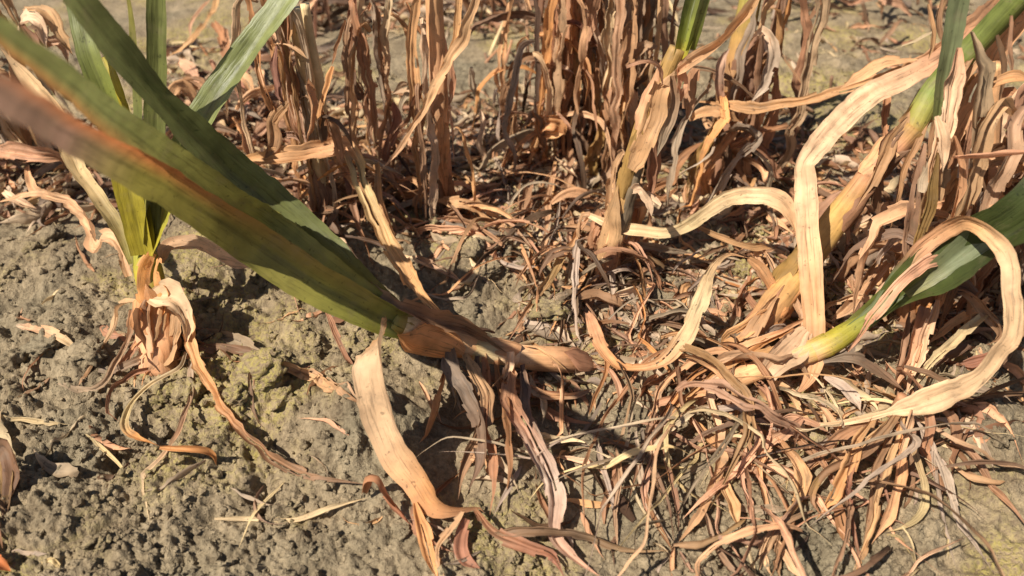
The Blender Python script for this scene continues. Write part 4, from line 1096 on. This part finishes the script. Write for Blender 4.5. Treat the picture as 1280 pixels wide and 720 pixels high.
# ------------------------------------------------------------------ generated dry leaves drooping from the plants
def droop(key, n, h0, h1, lmin, lmax, wmin, wmax, azr=(0, 360), cols=('tan', 'brown', 'pink', 'grey', 'orange', 'umber'), sd=1, spread=.006):
    r = random.Random(sd)
    e, b = PLANTS[key]
    for _ in range(n):
        az = math.radians(r.uniform(*azr))
        h = r.uniform(h0, h1)
        p = np.array([b[0] + r.uniform(-spread, spread), b[1] + r.uniform(-spread, spread), b[2] + h])
        el = math.radians(r.uniform(-10, 55))
        ln = r.uniform(lmin, lmax)
        k = 14
        step = ln / k
        pts = [p.copy()]
        turn = r.uniform(-.06, .06)
        kinks = {r.randrange(2, 12): r.uniform(-.9, .9) for _ in range(2)}
        bend = r.uniform(.10, .30)
        for i in range(k):
            d = np.array([math.cos(az) * math.cos(el), math.sin(az) * math.cos(el), math.sin(el)])
            p = p + d * step
            az += turn + r.uniform(-.08, .08) + kinks.get(i, 0)
            el = max(el - bend, -1.35)
            g = float(ground_low(p[0], p[1])) + .006
            if p[2] < g:
                p[2] = g + r.uniform(0, .004)
                el = r.uniform(0, .5)
            pts.append(p.copy())
        w = r.uniform(wmin, wmax)
        X, F, C, U = leaf_mesh(np.array(pts), [w * q for q in np.interp(np.linspace(0, 1, k + 1), [0, .3, .7, 1], [.7, 1, .8, .4])], r.choice(cols), seed(),
                               roll=r.uniform(-60, 60), twist=r.uniform(-160, 160), crinkle=1.3, ridge=1.5, fold=r.uniform(.2, .8))
        link_mesh("dry_leaf", X, F, M_DRY, e, b, C, U)

droop('I', 32, .01, .09, .06, .13, .003, .008, sd=1, spread=.02)
droop('C', 18, .005, .03, .04, .08, .003, .006, sd=2, spread=.012)
droop('M', 22, .01, .07, .05, .12, .003, .008, sd=3, spread=.015)
droop('J', 26, .01, .10, .06, .12, .005, .012, (20, 200), sd=4, spread=.03)
droop('E', 5, .005, .02, .05, .12, .004, .008, (200, 380), sd=5, spread=.02)
droop('K', 4, .01, .025, .05, .10, .004, .008, (180, 360), sd=6, spread=.015)
droop('G', 20, .005, .05, .05, .10, .003, .008, sd=7, spread=.012)
droop('H', 12, .005, .03, .04, .08, .003, .007, sd=8, spread=.012)
droop('F', 12, .002, .02, .04, .08, .003, .008, sd=9, spread=.012)
droop('O', 16, .005, .07, .05, .10, .005, .010, sd=10, spread=.02)
droop('Q', 14, .003, .03, .04, .09, .005, .010, sd=11, spread=.03)
droop('D', 6, .005, .02, .04, .09, .003, .007, sd=12, spread=.015)

hang('I', 34, .06, .18, .004, .028, .004, .011, 31, spread=.022)
hang('C', 14, .02, .08, .006, .022, .004, .010, 32, lean=(.28, .2))
hang('M', 23, .06, .18, .005, .026, .004, .011, 33, lean=(.2, .15))
hang('J', 22, .03, .13, .004, .035, .005, .014, 34, azr=(-60, 80), spread=.02, lean=(.40, .05))
hang('F', 9, .06, .18, .004, .018, .003, .008, 35)
hang('G', 13, .06, .18, .005, .024, .004, .010, 36)
hang('H', 9, .06, .18, .004, .02, .004, .009, 37)
hang('O', 18, .04, .16, .005, .03, .005, .012, 38, spread=.03)
hang('Q', 8, .015, .05, .005, .02, .004, .010, 39, spread=.03)
plant('T', 778, 205, "crumpled leaf bundle between back tangle and yellowing stem")
S('T', [16, 16, 14], [(0, 'brown'), (1, 'tan')], "778,206,d0 776,130,d0 770,20,d0")
hang('T', 29, .06, .18, .004, .026, .004, .012, 41, spread=.018)
plant('U', 1235, 330, "tall tan leaf bundle behind the dark green low blade")
S('U', [18, 18, 16], [(0, 'brown'), (1, 'tan')], "1235,332,d0 1238,230,d0 1245,80,d0")
hang('U', 26, .04, .17, .004, .03, .005, .014, 42, spread=.03)
plant('V', 640, 205, "short withered tuft between bare stalk and back tangle")
hang('V', 12, .01, .06, .004, .02, .003, .008, 43, spread=.025)
plant('X', 1060, 330, "ragged litter clump behind the thick ochre stem")
hang('X', 10, .01, .04, .004, .025, .004, .010, 44, azr=(0, 200), spread=.03)
plant('Y', 690, 300, "flattened brown tangle of fine strips behind the toppled stem")
droop('Y', 44, .003, .02, .05, .12, .0015, .0055, sd=51, spread=.04)
plant('Z', 905, 372, "fine matted strips inside the s shaped tan leaf")
droop('Z', 20, .003, .015, .03, .08, .0015, .005, sd=52, spread=.035)
plant('W', 985, 560, "mat of fine broken strips below the looping leaf tip")
droop('W', 40, .003, .014, .05, .13, .0012, .0045, (190, 370), sd=53, spread=.06, cols=('grey', 'straw', 'tan', 'brown', 'umber', 'pink'))
droop('E', 24, .003, .012, .06, .14, .0012, .004, (200, 340), sd=54, spread=.04, cols=('grey', 'straw', 'tan', 'brown'))
droop('G', 16, .003, .03, .05, .10, .0015, .005, (200, 380), sd=55, spread=.03)
droop('C', 18, .003, .02, .04, .09, .0015, .005, (160, 380), sd=56, spread=.03)
droop('A', 8, .004, .02, .03, .07, .0015, .005, sd=57, spread=.012)
droop('B', 10, .003, .012, .03, .08, .0012, .004, (160, 360), sd=58, spread=.05)
droop('R1', 16, .005, .05, .06, .12, .005, .011, sd=21, cols=('red', 'brown', 'umber', 'tan'), spread=.04)
droop('R2', 12, .005, .04, .06, .11, .005, .010, sd=22, cols=('umber', 'brown', 'grey'), spread=.04)
droop('R3', 10, .005, .06, .05, .10, .002, .005, sd=23, cols=('brown', 'tan', 'umber'), spread=.03)
droop('R4', 16, .005, .06, .06, .12, .005, .010, sd=24, cols=('umber', 'brown', 'tan'), spread=.05)
droop('R5', 10, .005, .04, .06, .10, .005, .010, sd=25, cols=('umber', 'brown', 'grey'), spread=.04)
droop('R6', 10, .005, .05, .06, .10, .003, .007, sd=26, cols=('grey', 'brown', 'straw'), spread=.03)

# ------------------------------------------------------------------ fallen leaves lying on the soil
loose([4, 8, 10, 10, 8], 'straw', "268,648,.3 320,648,.3 370,650,.4 415,634,.5 458,622,.5", "thin pale straw strip lying on soil below the mossy mound", crinkle=.7)
loose([10, 16, 16, 14, 8], [(0, 'grey'), (.4, 'tan'), (1, 'brown')], "318,440,.6 350,454,.7 395,472,.7 430,492,.6 462,512,.4", "long brown leaf strip lying under the wide green blade")
loose([8, 14, 12, 8], 'tan', "360,462,.6 392,470,.7 425,486,.6 452,506,.4", "short tan leaf strip lying beside the long brown strip")
loose([7, 8, 8, 6], 'brown', "408,390,2.2 420,420,1.4 434,446,.8 450,470,.3", "narrow brown leaf strip leaning on soil below the green blade")
loose([6, 14, 16, 14, 8], [(0, 'grey'), (.4, 'pink'), (1, 'straw')], "20,408,.5 50,412,.7 75,420,.8 92,432,.7 102,442,.4", "curled pinkish leaf scrap left of the upright plant")
loose([6, 8, 8, 4], 'straw', "-5,524,.4 30,525,.4 60,528,.5 85,530,.3", "pale flat strip on soil left of thin loops", crinkle=.6)
loose([4, 6, 5, 3], 'straw', "110,548,.4 130,560,.5 150,580,.4 165,600,.2", "thin straw fibre on bare olive soil", crinkle=.6)
loose([4, 6, 6], 'grey', "15,690,.3 40,692,.4 62,695,.3", "short grey straw on soil near the dark clump", crinkle=.6)
loose([4, 8, 8, 4], 'straw', "52,705,.3 64,700,.6 72,706,.5 80,720,.2", "small hooked straw piece near the dark clump", crinkle=.6)
loose([12, 20, 18], 'grey', "262,416,.4 290,428,.5 330,440,.4", "flat grey leaf half shaded beside the upright plant neck")
loose([5, 6, 5], 'pale', "500,318,.6 518,326,.7 548,338,.4", "pink sliver on soil right of the bent straw leaf")
loose([8, 12, 12, 8], 'pink', "520,320,.5 540,330,.7 562,342,.6 580,356,.3", "pinkish flat leaf scrap on soil behind the toppled stem")
loose([4, 6, 6, 4], 'grey', "600,690,.4 580,700,.4 560,705,.4 540,712,.3", "thin grey strip under the hanging brown leaves")
loose([10, 14, 10], 'tan', "575,580,.5 600,570,.6 618,600,.5", "tan scrap between hanging brown leaves")


def shred_points(r, px, py, lmin=.012, lmax=.045):
    q = P(px, py, .003 + r.random() * .006)
    a = r.uniform(0, 6.28)
    ln = r.uniform(lmin, lmax)
    k = 6
    pts = []
    bend = r.choice([r.uniform(-.12, .12), r.uniform(-.5, .5)])
    p = q.copy()
    for i in range(k):
        pts.append(p.copy())
        p = p + np.array([math.cos(a), math.sin(a), r.uniform(-.25, .25)]) * ln / k
        a += bend
    return np.array(pts)

def shred_mesh(r, px, py, c, m=6, **kw):
    pts = shred_points(r, px, py, **kw)
    w = r.uniform(.002, .007) if py < 440 else r.uniform(.0015, .004)
    X, F, C, U = leaf_mesh(pts, [w * s_ for s_ in (.4, 1, 1, .8, .6, .3)], c, seed(), roll=r.uniform(-70, 70), twist=r.uniform(-120, 120),
                           crinkle=1.5, fold=r.uniform(.1, .9), m=m, tipk=.45)
    low = (X[:, 2] - ground(X[:, 0], X[:, 1])).min()
    if low > .0007:
        X[:, 2] -= low - .0005
    return X, F, C, U

SHRED = dict(tan="crumpled tan", brown="crumpled dark brown", pink="pinkish beige", straw="pale straw", grey="weathered grey", umber="blackish brown")
ZONES = [((380, 130, 560, 260), 40, "behind the long bent straw leaf"), ((560, 150, 720, 260), 42, "under the back tangle of narrow leaves"),
         ((700, 240, 860, 400), 34, "around the foot of the leaning yellowing plant"), ((860, 240, 1000, 400), 26, "inside the pale looping leaf"),
         ((1000, 200, 1180, 360), 40, "beside the thick ochre stem"), ((620, 260, 740, 440), 26, "behind the toppled stem"),
         ((0, 190, 130, 270), 12, "left of the upright green plant"), ((880, 500, 1050, 690), 6, "below the low lying plant"),
         ((1050, 500, 1260, 680), 8, "under the collapsed dead plant"), ((560, 470, 740, 700), 5, "among leaves hanging from the toppled stem"),
         ((740, 480, 880, 700), 4, "among brown strands in front of low plant"), ((220, 90, 420, 250), 30, "between green blade and pale stalk"),
         ((0, 380, 540, 640), 4, "on bare mossy ground"), ((760, 120, 1010, 240), 18, "behind the pale looping leaf")]
r = random.Random(79)
for (x0, y0, x1, y1), n, where in ZONES:
    for _ in range(n):
        c = r.choice(['tan', 'tan', 'brown', 'pink', 'straw', 'grey', 'grey', 'umber'])
        X, F, C, U = shred_mesh(r, r.uniform(x0, x1), r.uniform(y0, y1), c)
        b = X.mean(0)
        o = link_mesh("leaf_shred", X, F, M_DRY, None, b, C, U)
        o.location = b
        o["label"] = "%s leaf shred %s" % (SHRED[c], where)
        o["group"] = "%s leaf shreds %s" % (SHRED[c], where)
        o["category"] = "leaf shred"

# the uncountable rest of the litter: a pool of shapes strewn and bent onto the soil
def build_litter():
    r = random.Random(4)
    rn = np.random.RandomState(8)
    pool = []
    for k in range(60):
        a, bend, ln = 0.0, r.choice([r.uniform(-.1, .1), r.uniform(-.4, .4)]), r.uniform(.012, .05)
        p, pts = np.zeros(3), []
        for i in range(6):
            pts.append(p.copy())
            p = p + np.array([math.cos(a), math.sin(a), r.uniform(-.3, .3)]) * ln / 6
            a += bend
        w = r.uniform(.002, .008)
        c = ['tan', 'brown', 'pink', 'grey', 'grey', 'umber', 'brown', 'straw'][k % 8]
        X, F, C, U = leaf_mesh(np.array(pts) + [9, 9, 9], [w * q for q in (.5, 1, 1, .8, .6, .3)], c, seed(), roll=r.uniform(-70, 70), twist=r.uniform(-120, 120),
                               crinkle=1.5, fold=r.uniform(.2, 1), m=4, floor=False, tipk=.5)
        pool.append((X - [9, 9, 9], np.array(F), C, U))
    zones = [((330, 125, 740, 260), 620), ((560, 160, 780, 340), 300), ((700, 130, 1020, 400), 460), ((980, 170, 1280, 420), 520), ((0, 160, 140, 270), 130), ((190, 60, 420, 260), 330),
             ((380, 2, 700, 40), 160), ((700, 2, 1280, 90), 120), ((880, 430, 1260, 560), 110), ((560, 450, 880, 690), 22), ((640, 400, 960, 500), 90), ((0, 270, 560, 700), 22)]
    VV, FF, CC, UU, off, lift = [], [], [], [], 0, []
    for (x0, y0, x1, y1), n in zones:
        for _ in range(int(n * 1.7)):
            X, F, C, U = pool[r.randrange(len(pool))]
            q = P(r.uniform(x0, x1), r.uniform(y0, y1), 0)
            a = r.uniform(0, 6.28)
            R = np.array([[math.cos(a), -math.sin(a), 0], [math.sin(a), math.cos(a), 0], [0, 0, 1]]) * r.uniform(.7, 1.25)
            Y = X @ R.T
            Y[:, :2] += q[:2]
            Y[:, 2] += -Y[:, 2].min() + r.uniform(0, .003)
            VV.append(Y); CC.append(C * r.uniform(.8, 1.15)); UU.append(U); FF.append(F + off)
            off += len(X)
    V = np.vstack(VV)
    V[:, 2] += ground_low(V[:, 0], V[:, 1])
    V[:, 2] = np.maximum(V[:, 2], ground(V[:, 0], V[:, 1]) + .0006)
    o = link_mesh("leaf_litter", V, np.vstack(FF).tolist(), M_DRY, None, None, np.vstack(CC), np.vstack(UU))
    o["kind"] = "stuff"
    o["label"] = "carpet of small dry leaf fragments between the plants"
    o["category"] = "leaf litter"
build_litter()
